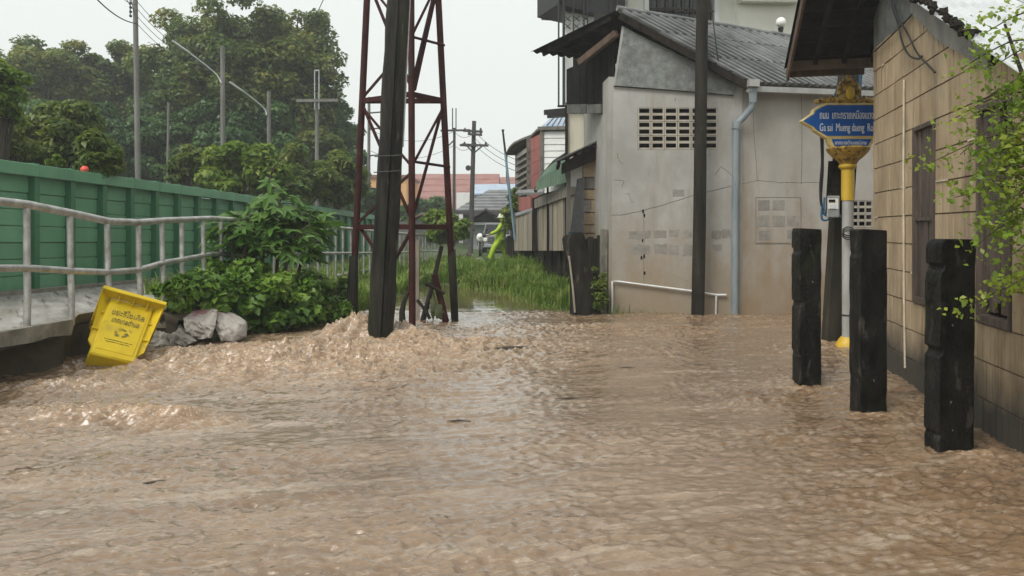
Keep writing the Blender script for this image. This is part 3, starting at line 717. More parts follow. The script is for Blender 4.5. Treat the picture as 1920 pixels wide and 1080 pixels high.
for k in range(6):
    o0 = .10 - k * .80; o1 = o0 - .82
    sh = corr_patch(TW.q(uR, rz(8.43) + .012 * (k % 2), o0), TW.q(uR, rz(8.43) + .012 * (k % 2), o1), TW.q(-.95, rz(td(-.95)) + .012 * (k % 2), o0), TW.q(-.95, rz(td(-.95)) + .012 * (k % 2), o1), 10, .016, 6)
    part('roof_sheet', sh, m_bright_roof, th, sm=70)
mb = MB()
fl = [(ud(5.62), rz(5.62) - .03), (ud(7.45), rz(7.45) - .03), (ud(7.45), rz(7.45) - .20), (ud(6.6), rz(6.6) - .27), (ud(5.62), rz(5.62) - .20)]
mb.prism([TW.q(u, z, .03) for u, z in fl], -TW.n * .02)
part('verge_flashing', mb, m_flash, th)
mb = MB(); rl = random.Random(3)
for k in range(46):
    u = rl.uniform(ud(5.7), ud(7.6)); c = TW.q(u, rz(td(u)) + .035, .07 + rl.uniform(-.03, .05))
    mb.blob(c, (rl.uniform(.02, .05), rl.uniform(.02, .05), rl.uniform(.015, .04)), k, .4, 6, 4)
part('leaf_litter', mb, m_dark_wood, th, kind='stuff')
# back slope
bz = lambda d: 4.51 - .53 * (d - 8.43)
uE = ud(9.82)
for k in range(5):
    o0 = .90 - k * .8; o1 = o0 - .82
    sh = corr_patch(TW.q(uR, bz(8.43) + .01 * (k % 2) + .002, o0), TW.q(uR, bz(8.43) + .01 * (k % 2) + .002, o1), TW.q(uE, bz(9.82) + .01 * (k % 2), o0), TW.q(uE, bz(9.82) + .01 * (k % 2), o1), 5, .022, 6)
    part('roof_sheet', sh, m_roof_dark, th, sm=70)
def cb(name, u0, z0_, o0, u1, z1_, o1, w, h, m):
    part(name, MB().bar(TW.q(u0, z0_, o0), TW.q(u1, z1_, o1), w, h), m, th)
cb('barge_board', uR - .02, bz(8.43) - .11, .86, uE - .02, bz(9.82) - .11, .86, .03, .15, m_brown_wood)
cb('eave_board', uE - .03, bz(9.82) - .075, .84, uE - .03, bz(9.82) - .075, -.1, .03, .10, m_brown_wood)
cb('eave_beam', uE - .22, bz(9.6) - .13, .84, uE - .22, bz(9.6) - .13, -.3, .07, .12, m_brown_wood)
for k in range(5):
    uu = uR + .12 + k * .25
    cb('purlin', uu, bz(td(uu)) - .055, .84, uu, bz(td(uu)) - .055, -.1, .05, .05, m_dark_wood)
for k in range(3):
    cb('rafter', uR, bz(8.43) - .12, .55 - k * .35, uE - .26, bz(9.57) - .12, .55 - k * .35, .05, .08, m_dark_wood)
for k in range(7):                      # ceiling boards under the sheets
    a = uR + .02 + k * .19
    part('ceiling_board', MB().hexa([TW.q(a, bz(td(a)) - .03, .84), TW.q(a + .185, bz(td(a + .185)) - .03, .84), TW.q(a + .185, bz(td(a + .185)) - .03, -.1), TW.q(a, bz(td(a)) - .03, -.1),
        TW.q(a, bz(td(a)) - .022, .84), TW.q(a + .185, bz(td(a + .185)) - .022, .84), TW.q(a + .185, bz(td(a + .185)) - .022, -.1), TW.q(a, bz(td(a)) - .022, -.1)]), m_dark_wood, th)
# mortar strip / thin pipe and loose cables
part('thin_pipe', MB().tube([TW.p(1695, 150, .015), TW.p(1694, 330, .016), TW.p(1695, 560, .015), TW.p(1697, 690, .015)], .011, 8), m_mortar_pale, th, sm=60)
def smooth_pts(P, k=6):
    out = []
    for i in range(len(P) - 1):
        p0 = P[max(i - 1, 0)]; p1 = P[i]; p2 = P[i + 1]; p3 = P[min(i + 2, len(P) - 1)]
        for j in range(k):
            t = j / k
            out.append(.5 * ((2 * p1) + (p2 - p0) * t + (2 * p0 - 5 * p1 + 4 * p2 - p3) * t * t + (3 * p1 - p0 - 3 * p2 + p3) * t ** 3))
    out.append(P[-1]); return out
t = thing('loose_cable', 'black cables dangling in a loop across the top of the tan block wall', 'cable', TW.p(1670, 0, .03))
for pts, r in (([(1670, -25), (1674, 15), (1684, 45), (1692, 80), (1706, 105), (1724, 110), (1729, 104)], .010), ([(1671, -25), (1680, 25), (1700, 60), (1720, 100), (1738, 120), (1753, 136)], .010)):
    part('cable', MB().tube(smooth_pts([TW.p(x, y, .03 + .01 * (i % 2)) for i, (x, y) in enumerate(pts)]), r, 6), m_cable, t, sm=60)
solo('house_cable', MB().tube(smooth_pts([TW.p(1639, 97, .02), TW.p(1672, 66, .03), TW.p(1700, 38, .025), TW.p(1722, 14, .02), TW.p(1731, 0, .02)]), .009, 6), m_cable,
     'single black cable clipped under the grey gable sheet of the tan house', 'cable', sm=60)

# ------------------------------------------------------------------ grey plastered house
PA = at(1148, 500, 14.0); PB = at(1388, 500, 13.7); PC = at(1660, 500, 14.25)
GW = Wall((PA.x, PA.y), (PB.x, PB.y)); EW = Wall((PB.x, PB.y), (PC.x + (PC.x - PB.x) * .7, PC.y + (PC.y - PB.y) * .7))
gh = thing('plastered_house', 'grey plastered house with corrugated roof and vent blocks behind the wooden pole', 'house', V(PB.x, PB.y, 0))
gp = lambda x, y, o=0.0: GW.p(x, y, o)
ev = lambda x, y, o=0.0: EW.p(x, y, o)
def gpoly(mb, W, pts, off=0.0, th_=.18):
    return mb.prism([W.p(x, y, off) for x, y in pts], -W.n * th_)
mb = MB()
B_ = 640; vx0, vx1, vy0, vy1 = 1195.5, 1345.5, 202, 280.5
gpoly(mb, GW, [(1147, B_), (1147, 400), (1150, 160), (1166, 48), (1195.5, 64), (1195.5, B_)])
gpoly(mb, GW, [(1345.5, B_), (1345.5, 138), (1392, 162), (1392, B_)])
gpoly(mb, GW, [(1195.5, 202), (1195.5, 64), (1345.5, 138), (1345.5, 202)])
gpoly(mb, GW, [(1195.5, B_), (1195.5, 280.5), (1345.5, 280.5), (1345.5, B_)])
part('gable_wall', mb, m_plaster, gh)
mb = MB()
wx0, wx1 = 1596, 1636
gpoly(mb, EW, [(1388.6, B_), (1388.6, 152), (wx0, 162), (wx0, B_)])
gpoly(mb, EW, [(wx0, 376), (wx0, 162), (wx1, 164), (wx1, 376)])
gpoly(mb, EW, [(wx0, B_), (wx0, 427), (wx1, 427), (wx1, B_)])
gpoly(mb, EW, [(wx1, B_), (wx1, 164), (1800, 168), (1800, B_)])
part('eave_wall', mb, m_plaster_r, gh)
mb = MB()                                # side and back walls, closing the rooms so that the vents look into the dark
sA = at(1148, 500, 14.05); sB = V(sA.x - .2, 17.2, 0); sC = ev(1800, 500); sD = V(sC.x - 1, sC.y + 4, 0)
for p0, p1, zt in ((sA, sB, 4.5), (sB, sD, 4.5), (sD, sC, 4.0)):
    d_ = (p1 - p0); d_.z = 0; nn = V(-d_.y, d_.x, 0).normalized() * .07
    mb.hexa([V(p.x, p.y, z) + s * nn for z in (-.5, zt) for p, s in ((p0, -1), (p1, -1), (p1, 1), (p0, 1))])
part('back_wall', mb, m_plaster, gh)
# vent blocks
def vent_block(W, x0, x1, y0, y1):
    mb = MB(); o = .004
    def bx(a, b, c, d, o0=o, o1=-.10): mb.hexa([W.p(a, d, o1), W.p(b, d, o1), W.p(b, d, o0), W.p(a, d, o0), W.p(a, c, o1), W.p(b, c, o1), W.p(b, c, o0), W.p(a, c, o0)])
    w, h = x1 - x0, y1 - y0; e = .11 * w; t_ = h * .10
    bx(x0, x0 + e, y0, y1); bx(x1 - e, x1, y0, y1)
    for a, b in ((y0, y0 + t_ * .6), (y0 + t_ * .6 + h * .31, y0 + t_ * .6 + h * .50), (y0 + t_ * .6 + h * .81, y1)):
        bx(x0 + e, x1 - e, a, b, o - .012)
    return mb
ncol, nrow = 6, 3
for i in range(ncol):
    for j in range(nrow):
        cw = (vx1 - vx0) / ncol; chh = (vy1 - vy0) / nrow
        part('vent_block', vent_block(GW, vx0 + i * cw + .35, vx0 + (i + 1) * cw - .35, vy0 + j * chh + .35, vy0 + (j + 1) * chh - .35), m_vent, gh)
for i in range(3):
    for j in range(2):
        part('vent_block', vent_block(EW, 1596.4 + i * 13.2, 1596.4 + (i + 1) * 13.2 - .5, 376.5 + j * 25.2, 376.5 + (j + 1) * 25.2 - .5), m_vent, gh)
mb = MB()  # added black boxes behind the vents, only to make their slots look dark
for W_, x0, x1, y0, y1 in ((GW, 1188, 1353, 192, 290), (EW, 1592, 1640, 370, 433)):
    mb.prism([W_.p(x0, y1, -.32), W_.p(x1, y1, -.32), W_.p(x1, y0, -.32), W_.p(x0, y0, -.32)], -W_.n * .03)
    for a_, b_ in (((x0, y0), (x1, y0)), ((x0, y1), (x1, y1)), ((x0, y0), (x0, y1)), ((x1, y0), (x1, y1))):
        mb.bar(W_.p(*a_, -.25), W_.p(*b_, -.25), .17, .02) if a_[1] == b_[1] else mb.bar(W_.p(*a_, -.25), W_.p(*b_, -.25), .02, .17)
    part('vent_shade_box', mb, m_iron, gh); mb = MB()
# galvanised sheet on the gable
mb = MB(); mb.prism([gp(1151, 160, .03), gp(1168, 52, .03), gp(1240, 88, .03), gp(1383, 158, .03), gp(1375, 178, .02), gp(1270, 169, .03)], -GW.n * .02)
part('gable_sheet', mb, m_sheet, gh)
mb = MB(); mb.prism([gp(1150, 162, .034), gp(1167, 48, .034), gp(1170, 52, .034), gp(1153, 161, .034)], -GW.n * .01)
part('sheet_edge', mb, m_gutter, gh)
mb = MB().bar(gp(1150, 161.5, .035), gp(1272, 170.5, .035), .02, .012); mb.bar(gp(1272, 170.5, .035), gp(1375, 179, .03), .02, .012)
part('sheet_edge', mb, m_dark_wood, gh)
# bare blocks showing through the plaster
for (x0, x1, y0, y1) in ((1180, 1218, 434, 447), (1226, 1250, 432, 446), (1254, 1272, 432, 444), (1284, 1298, 432, 447), (1182, 1219, 460, 476), (1228, 1250, 458, 477), (1253, 1274, 458, 476), (1280, 1299, 459, 480), (1334, 1352, 432, 447), (1354, 1371, 431, 446), (1333, 1352, 458, 470), (1262, 1284, 356, 368)):
    r_ = random.Random(x0); j = lambda: r_.uniform(-2.2, 2.2)
    mb = MB().prism([gp(x0 + j(), y0 + j(), .003), gp((x0 + x1) / 2 + j(), y0 + j(), .003), gp(x1 + j(), y0 + j(), .003), gp(x1 + j(), y1 + j(), .003), gp((x0 + x1) / 2, y1 + j(), .003), gp(x0 + j(), y1 + j(), .003)], -GW.n * .03)
    part('bare_block', mb, m_bare_block, gh)
# walled-up window on the right wall
mb = MB().prism([ev(1418, 371, .006), ev(1501, 371, .006), ev(1501, 455, .006), ev(1418, 455, .006)], -EW.n * .03)
fp = part('blocked_window', mb, m_plaster_r, gh)
for (x0, x1, y0, y1) in ((1421, 1443, 376, 394), (1449, 1472, 376, 393), (1421, 1443, 404, 424), (1449, 1472, 404, 425), (1476, 1499, 404, 423), (1423, 1443, 433, 450), (1476, 1499, 430, 448)):
    r_ = random.Random(x0 + y0); j = lambda: r_.uniform(-.8, .8)
    part('bare_block', MB().prism([ev(x0 + j(), y0 + j(), .010), ev(x1 + j(), y0 + j(), .010), ev(x1 + j(), y1 + j(), .010), ev(x0 + j(), y1 + j(), .010)], -EW.n * .03), m_bare_block, fp)
for a, b in (((1417, 370), (1502, 370)), ((1502, 370), (1502, 456)), ((1417, 456), (1502, 456)), ((1417, 370), (1417, 456))):
    part('reveal_line', MB().bar(ev(*a, .004), ev(*b, .004), .012, .008), m_bare_block, fp)
# cracks, stains' edges: thin grooves drawn as slightly recessed dark fillets
def crack(W, pts, r=.005):
    r = r * .62
    P = [W.p(x, y, .000) for x, y in pts]
    part('crack', MB().tube(P, r, 5), m_dark_wood, gh)
rc = random.Random(4)
def jig(pts, n=5, a=1.6):
    out = []
    for (x0, y0), (x1, y1) in zip(pts[:-1], pts[1:]):
        for k in range(n): out.append((x0 + (x1 - x0) * k / n + rc.uniform(-a, a), y0 + (y1 - y0) * k / n + rc.uniform(-a, a)))
    out.append(pts[-1]); return out
crack(GW, jig([(1148, 404), (1176, 402), (1230, 388), (1300, 367), (1376, 347)], 5, .8), .006)
crack(GW, jig([(1157, 287), (1160, 300), (1168, 308)], 3), .005)
crack(GW, jig([(1152, 338), (1170, 340), (1166, 352)], 3), .005)
crack(GW, jig([(1172, 365), (1180, 362), (1186, 380)], 3), .004)
crack(GW, jig([(1206, 392), (1207, 405), (1208, 450), (1206, 485), (1208, 530)], 4, .6), .004)
crack(GW, jig([(1340, 330), (1352, 312), (1372, 330)], 3), .005)
crack(GW, [(1265, 190), (1267, 184)], .007)
crack(EW, jig([(1503, 172), (1504, 260), (1502, 345)], 6, .6), .005)
crack(EW, jig([(1388, 345), (1420, 338), (1470, 343), (1540, 342)], 5, .8), .004)
crack(EW, jig([(1410, 180), (1413, 250), (1420, 340)], 4, .8), .004)
for (x, y) in ((1206, 396), (1208, 404), (1205, 451), (1203, 483), (1208, 481), (1209, 512)):
    part('stain_hole', MB().blob(gp(x, y, .0), (.02, .008, .04), x, .2, 6, 4), m_dark_wood, gh)
# roof: ridge runs away to the right, corrugations fall along the verge
R0 = at(1157, 23, 13.85); R1 = at(1484, 76, 15.0); E0 = at(1408, 154, 13.45); E1 = at(1660, 165, 14.1)
R1 = R1 + (R1 - R0) * .75; E1 = E1 + (E1 - E0) * .95
nr, ncs = 3, 9
for j in range(nr):
    for i in range(ncs):
        s0, s1 = i / ncs, (i + 1) / ncs; t0, t1 = max(0, j / nr - .02), (j + 1) / nr
        up = V(0, 0, .028 * (nr - 1 - j) + .006 * (i % 2))
        f = lambda s, t: R0.lerp(R1, s).lerp(E0.lerp(E1, s), t)
        upl = V(0, 0, .028 * (nr - 1 - j) - .012 + .006 * (i % 2))
        part('roof_sheet', corr_patch(f(s0, t0) + up, f(s1, t0) + up, f(s0, t1) + upl, f(s1, t1) + upl, 4, .040, 8, cusp=True), m_roof, gh, sm=50)
mb = MB()
for k in range(12):
    a = R0.lerp(R1, k / 12) + V(0, 0, .08); b = R0.lerp(R1, (k + 1.04) / 12) + V(0, 0, .072)
    part('ridge_cap', MB().tube([a, b], .055, 8), m_roof, gh, sm=60)
part('verge_board', MB().bar(R0 + V(.05, .02, -.06), E0 + V(-.05, .02, -.07), .05, .13), m_dark_wood, gh)
for k in range(9):
    p0 = R0.lerp(E0, (k + .5) / 9) + V(.02, -.03, -.05)
    part('purlin_end', MB().bar(p0 + V(0, .02, 0), p0 + V(.3, .5, 0), .07, .08), m_dark_wood, gh)
# gutter and downpipe
ga = at(1402, 161, 13.45); gb = E1 + V(0, -.04, -.08)
part('gutter', MB().bar(ga + V(0, 0, -.06), gb + V(0, 0, -.04), .12, .10), m_gutter, gh)
part('gutter_end', MB().bar(at(1402, 156, 13.40), at(1422, 157, 13.40), .16, .13), m_gutter, gh)
part('rain_hopper', MB().hexa([at(1405, 192, 13.42), at(1418, 192, 13.42), at(1418, 192, 13.55), at(1405, 192, 13.55), at(1403, 164, 13.40), at(1420, 164, 13.40), at(1420, 164, 13.56), at(1403, 164, 13.56)]), m_pipe_blue, gh)
part('downpipe', MB().tube([at(1411, 190, 13.48), at(1409, 202, 13.5), at(1392, 222, 13.56), at(1381, 232, 13.58), at(1379.5, 250, 13.58), at(1378, 420, 13.58), at(1377.5, 600, 13.58)], .062, 14), m_pipe_blue, gh, sm=60)
part('pipe_collar', MB().tube([at(1381, 228, 13.58), at(1379.5, 242, 13.58)], .074, 14), m_pipe_blue, gh, sm=60)
wp = solo('water_pipe', MB().tube([gp(1148, 592, .05), gp(1148, 527, .05), gp(1160, 528, .05), gp(1300, 546, .05), gp(1344, 553, .05), gp(1362, 553, .05)], .020, 8), m_pvc, 'thin white plastic pipe sloping along the foot of the grey wall', 'pipe', sm=40)
part('branch_pipe', MB().tube([gp(1343, 553, .05), gp(1342, 592, .05)], .018, 8), m_pvc, wp, sm=50)
# back slope of the roof seen from below, dark loft under it
Q0 = at(995, 97, 14.9); rd = (R1 - R0).normalized()
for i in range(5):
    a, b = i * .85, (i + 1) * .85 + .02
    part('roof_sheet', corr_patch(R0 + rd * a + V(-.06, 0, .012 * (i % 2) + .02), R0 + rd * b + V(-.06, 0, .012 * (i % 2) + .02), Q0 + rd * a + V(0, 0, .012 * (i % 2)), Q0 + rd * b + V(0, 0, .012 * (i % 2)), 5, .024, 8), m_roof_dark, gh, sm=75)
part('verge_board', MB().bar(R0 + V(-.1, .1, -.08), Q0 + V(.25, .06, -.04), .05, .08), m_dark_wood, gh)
part('brace', MB().bar(at(1086, 118, 14.6), at(1156, 62, 14.0), .10, .12), m_brown_wood, gh)
for k in range(3):
    a = Q0.lerp(R0, .22 + .25 * k) + V(0, .08, -.07)
    part('rafter', MB().bar(a, a + rd * 3.2, .07, .09), m_dark_wood, gh)
LW = Wall((at(1060, 0, 16.2).x, 16.2), (at(1152, 0, 14.25).x, 14.25))
xs_ = [1062, 1074, 1087, 1100, 1113, 1126, 1139, 1151]
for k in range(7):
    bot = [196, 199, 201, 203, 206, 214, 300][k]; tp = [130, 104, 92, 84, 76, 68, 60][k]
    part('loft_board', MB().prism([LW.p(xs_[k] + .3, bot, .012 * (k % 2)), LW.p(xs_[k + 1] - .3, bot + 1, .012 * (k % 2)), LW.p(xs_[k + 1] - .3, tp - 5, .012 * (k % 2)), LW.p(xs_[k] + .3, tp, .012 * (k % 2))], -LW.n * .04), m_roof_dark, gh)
for a, b in ((1063, 1098), (1100, 1126)):
    part('loft_sill', MB().prism([LW.p(a, 196, .05), LW.p(b, 195, .05), LW.p(b, 212, .05), LW.p(a, 213, .05)], -LW.n * .14), m_block_grey, gh)
# ------------------------------------------------------------------ white house behind the roof
wh = thing('white_house', 'cream two-storey house with dark grilled window and iron balcony behind the grey roof', 'house', at(1300, 430, 19))
HW = Wall((at(1170, 0, 18.6).x, 18.6), (at(1500, 0, 19.6).x, 19.6))
hp = lambda x, y, o=0.0: HW.p(x, y, o)
def hpoly(mb, pts, off=0.0, th_=.2): return mb.prism([hp(x, y, off) for x, y in pts], -HW.n * th_)
mb = MB(); T_ = -70
hpoly(mb, [(1170, 400), (1170, T_), (1213, T_), (1213, 400)]); hpoly(mb, [(1344, 400), (1344, T_), (1720, T_), (1720, 400)])
hpoly(mb, [(1213, 400), (1213, 60), (1344, 60), (1344, 400)]); hpoly(mb, [(1213, -45), (1213, T_), (1344, T_), (1344, -45)])
part('wall', mb, m_cream, wh)
b0, b1 = hp(1170, 430), hp(1720, 430); bk = -HW.n * 5
mb = MB()
for a, b in ((b0, b0 + bk), (b1, b1 + bk), (b0 + bk, b1 + bk)):
    for z0_, z1_ in ((0, 8.2),):
        d_ = (b - a).normalized(); nn = V(-d_.y, d_.x, 0) * .1
        mb.hexa([V(p.x, p.y, z) + s * nn for z in (z0_, z1_) for p, s in ((a, -1), (b, -1), (b, 1), (a, 1))])
part('wall', mb, m_cream, wh)
mb = MB(); mb.hexa([V((b0 + o).x, (b0 + o).y, 8.2) for o in (HW.n * .9 - HW.t * .9,)] + [V((b1 + HW.n * .9).x, (b1 + HW.n * .9).y, 8.2), V((b1 + bk).x, (b1 + bk).y, 8.2), V((b0 + bk - HW.t * .9).x, (b0 + bk - HW.t * .9).y, 8.2)]
    + [V((b0 + HW.n * .9 - HW.t * .9).x, (b0 + HW.n * .9 - HW.t * .9).y, 8.35), V((b1 + HW.n * .9).x, (b1 + HW.n * .9).y, 8.35), V((b1 + bk).x, (b1 + bk).y, 8.35), V((b0 + bk - HW.t * .9).x, (b0 + bk - HW.t * .9).y, 8.35)])
part('roof', mb, m_roof, wh)
wf = MB()
for x0, x1, y0, y1 in ((1209, 1217, -48, 62), (1340, 1349, -48, 62)): hpoly(wf, [(x0, y1), (x0, y0), (x1, y0), (x1, y1)], .05, .2)
hpoly(wf, [(1217, -40), (1217, -48), (1340, -48), (1340, -40)], .05, .2); hpoly(wf, [(1217, 62), (1217, 54), (1340, 54), (1340, 62)], .05, .2)
wfo = part('window', wf, m_white, wh)
mb = MB(); hpoly(mb, [(1217, 55), (1217, -41), (1340, -41), (1340, 55)], -.12, .02); part('pane', mb, m_window_dark, wfo)
for k in range(8):
    x = 1222 + k * 15.5; part('grille_bar', MB().tube([hp(x, -40, -.02), hp(x, 54, -.02)], .018, 6), m_brown_bar if k % 3 else m_iron, wfo)
for y in (18, -12, 48): part('grille_bar', MB().tube([hp(1217, y - 3, .0), hp(1340, y + 3, .0)], .022, 6), m_brown_bar, wfo)
mb = MB(); hpoly(mb, [(1392, 2), (1392, -6), (1500, -4), (1500, 4)], .25, .25); part('sunshade', mb, m_cream, wh)
# globe lamp on the parapet
gl = thing('globe_lamp', 'white glass globe lamp on a dark stem at the end of the grey roof', 'lamp', at(1464, 64, 15.2))
part('globe', MB().blob(at(1464, 42, 15.2), (.10, .10, .105), 1, 0, 20, 14), m_globe, gl, sm=80)
part('stem', MB().lathe(at(1464, 66, 15.2), [(.06, -.12), (.06, 0), (.035, .03), (.045, .08), (.06, .15)], 12), m_iron, gl, sm=50)
# balcony with iron railing at the left end, standing over the lane
bal = MB()
BW = Wall((at(1045, 0, 17.6).x, 17.6), (at(1172, 0, 18.3).x, 18.3))
bp = lambda x, y, o=0.0: BW.p(x, y, o)
mb = MB().prism([bp(1046, -30), bp(1046, 8), bp(1115, 24), bp(1172, 33), bp(1172, -30)], -BW.n * 1.2); part('balcony_canopy', mb, m_iron, wh)
for x, w in ((1047.5, .022), (1057, .05), (1075, .012), (1095, .014), (1101.5, .012), (1145, .012), (1158, .012)):
    part('balcony_bar', MB().tube([bp(x, -30, .05), bp(x, 200 if x < 1060 else 70, .05)], w * .5 + .012, 6), m_iron, wh)
part('balcony_rail', MB().bar(bp(1046, 199, .05), bp(1066, 199, .05), .05, .05), m_iron, wh)
mb = MB().prism([bp(1061, 70, -.3), bp(1061, 12, -.3), bp(1114, 22, -.3), bp(1114, 70, -.3)], -BW.n * .03); lat = part('lattice_panel', mb, m_white, wh)
for k in range(9):
    for s in (1, -1):
        x = 1064 + (k % 3) * 17; y = 20 + (k // 3) * 14
        part('lattice_strip', MB().bar(bp(x - 6 * s, y + 6, -.29), bp(x + 6 * s, y - 4, -.29), .03, .012), m_block_grey, lat)
mb = MB().prism([bp(1060, 200, -.1), bp(1060, 108, -.1), bp(1088, 108, -.1), bp(1088, 200, -.1)], -BW.n * .1); part('balcony_panel', mb, m_white, wh)
# cream neighbour wall, its dark lean-to
cw = thing('cream_building', 'streaky cream wall building squeezed between dark loft and dark lean-to roof', 'building', at(1100, 430, 17.2))
CWW = Wall((at(1062, 0, 17.0).x, 17.0), (at(1142, 0, 17.0).x, 17.0))
mb = MB().prism([CWW.p(1063, 520), CWW.p(1063, 198), CWW.p(1145, 198), CWW.p(1145, 520)], V(.4, 2.4, 0)); part('wall', mb, m_cream_old, cw)
part('corner_post', MB().bar(CWW.p(1062, 520, .03), CWW.p(1062, 196, .03), .06, .06), m_dark_wood, cw)
part('ledge', MB().bar(CWW.p(1058, 196, .05), CWW.p(1150, 197, .05), .2, .06), m_block_grey, cw)
for pts in ([(1020, 211), (1062, 207)], [(1026, 217), (1062, 215)]):
    part('gutter_board', MB().bar(CWW.p(*pts[0], -.5), CWW.p(*pts[1], -.5), .25, .09), m_iron, cw)
lt = thing('lean_to', 'lean-to of tan blocks under a dark sloping roof beside the grey house', 'shed', at(1115, 440, 15.6))
l0, l1, l2, l3 = at(1040, 304, 15.0), at(1140, 256, 15.4), at(1142, 262, 17.0), at(1060, 300, 16.9)
part('roof', MB().hexa([l0, l1, l2, l3, l0 + V(0, 0, .03), l1 + V(0, 0, .03), l2 + V(0, 0, .03), l3 + V(0, 0, .03)]), m_roof, lt)
part('roof_beam', MB().hexa([l0 + V(.15, .1, -.24), l1 + V(0, .1, -.38), l1 + V(0, .16, -.38), l0 + V(.15, .16, -.24), l0 + V(.15, .1, -.02), l1 + V(0, .1, -.02), l1 + V(0, .16, -.02), l0 + V(.15, .16, -.02)]), m_dark_wood, lt)
for k in range(6):
    a = l0.lerp(l1, (k + .5) / 6) + V(0, .02, -.06)
    part('rafter_end', MB().bar(a, a + V(.05, 1.4, .02), .06, .08), m_dark_wood, lt)
LTW = Wall((at(1090, 0, 15.6).x, 15.6), (at(1142, 0, 15.5).x, 15.5))
rows_ = [(300, 332, [1093, 1140]), (333, 354, [1093, 1098, 1117, 1140]), (356, 374, [1093, 1140]), (375, 398, [1093, 1108, 1140]), (399, 421, [1093, 1140]), (422, 437, [1093, 1108, 1140]), (438, 470, [1093, 1120, 1140]), (471, 520, [1093, 1140])]
for ri, (y0, y1, xx) in enumerate(rows_):
    for a, b in zip(xx[:-1], xx[1:]):
        off = .01 * ((ri * 3 + a) % 3)
        part('block', MB().prism([LTW.p(a + .4, y1 - .4, off), LTW.p(b - .4, y1 - .4, off), LTW.p(b - .4, y0 + .4, off), LTW.p(a + .4, y0 + .4, off)], -LTW.n * .1), m_bare_block if (ri == 3 and a == 1093) else (m_plank_grey if ri == 1 else m_tan), lt)
part('wall_core', MB().prism([LTW.p(1092, 520, -.06), LTW.p(1140, 520, -.06), LTW.p(1140, 300, -.06), LTW.p(1092, 300, -.06)], -LTW.n * .12), m_mortar, lt)
part('side_panel', MB().prism([at(1066, 350, 15.9), at(1093, 350, 15.7), at(1093, 312, 15.7), at(1066, 318, 15.9)], V(0, .05, 0)), m_white, lt)
part('corner_post', MB().bar(at(1066, 460, 15.75), at(1066, 300, 15.75), .09, .09), m_plank_grey, lt)
# boards and netting leaning at the lean-to
solo('leaning_sheet', MB().prism([at(1068, 442, 15.2), at(1095, 442, 15.0), at(1094, 332, 15.3), at(1082, 336, 15.35)], V(0, .03, 0)), m_rubber, 'black sheet leaning upright between the plank wall and the tan blocks', 'sheet')
solo('blue_basin', MB().lathe(at(1078, 441, 14.75), [(.10, 0), (.14, .06), (.15, .065), (.125, .06), (.09, .015)], 14), m_cable_blue, 'shallow blue basin resting on top of the mouldy board fence', 'basin', sm=50)
# plank shack
ps = thing('plank_shack', 'shack of grey vertical planks with a green corrugated awning beside the lane', 'shed', at(1045, 440, 17.5))
PW = Wall((at(966, 0, 21.5).x, 21.5), (at(1092, 0, 15.9).x, 15.9))
xs_ = [1002, 1010, 1018, 1026, 1036, 1046, 1056, 1066, 1079]
for k in range(8):
    a, b = xs_[k], xs_[k + 1]; tp = 384 - (a - 1000) * .38
    part('plank', MB().prism([PW.p(a + .3, 470, .02 * (k % 2)), PW.p(b - .5, 470, .02 * (k % 2)), PW.p(b - .5, tp - 3, .02 * (k % 2)), PW.p(a + .3, tp, .02 * (k % 2))], -PW.n * .03), m_plank_grey if k in (0, 3, 6, 7) else m_plank, ps)
part('top_beam', MB().bar(PW.p(1000, 384, .04), PW.p(1088, 350, .04), .06, .24), m_plank_grey, ps)
part('post', MB().bar(PW.p(1004, 470, .04), PW.p(1002, 372, .04), .16, .12), m_dark_wood, ps)
part('post', MB().bar(PW.p(1027, 470, .05), PW.p(1027, 335, .05), .05, .05), m_dark_wood, ps)
mb = MB().prism([PW.p(1000, 470, -.4), PW.p(1088, 470, -.4), PW.p(1088, 330, -.4), PW.p(1000, 372, -.4)], -PW.n * .1); part('inner_wall', mb, m_dark_wood, ps)
part('inner_board', MB().prism([PW.p(1022, 362, -.25), PW.p(1062, 352, -.25), PW.p(1062, 338, -.25), PW.p(1022, 344, -.25)], -PW.n * .03), m_white, ps)
# awning: curved corrugated sheets
aw0, aw1 = at(1060, 288, 17.2), at(1062, 340, 16.6)
for k in range(3):
    mb = MB(); N = 13
    pts = []
    for i in range(N):
        s = (k + i / (N - 1)) / 3
        top = at(1016 + 44 * s + (0), 330 - 42 * (s ** .7), 18.8 - 1.6 * s); botm = at(1004 + 58 * s, 357 - 15 * s, 18.2 - 1.7 * s)
        w = V(0, -.02 * math.cos(i * math.pi), 0)
        pts.append((top + w, top.lerp(botm, .5) + V(-.05, -.16, .03) + w, botm + w))
    for i in range(N - 1):
        for j in range(2):
            a, b, c, d = pts[i][j], pts[i + 1][j], pts[i + 1][j + 1], pts[i][j + 1]
            mb.hexa([a, b, c, d, a + V(0, .01, .006), b + V(0, .01, .006), c + V(0, .01, .006), d + V(0, .01, .006)])
    part('awning_sheet', mb, m_awning, ps)
part('awning_edge', MB().tube([at(1004, 358, 18.3), at(1018, 328, 18.8), at(1040, 303, 18.0), at(1062, 289, 17.1)], .05, 6), m_iron, ps)
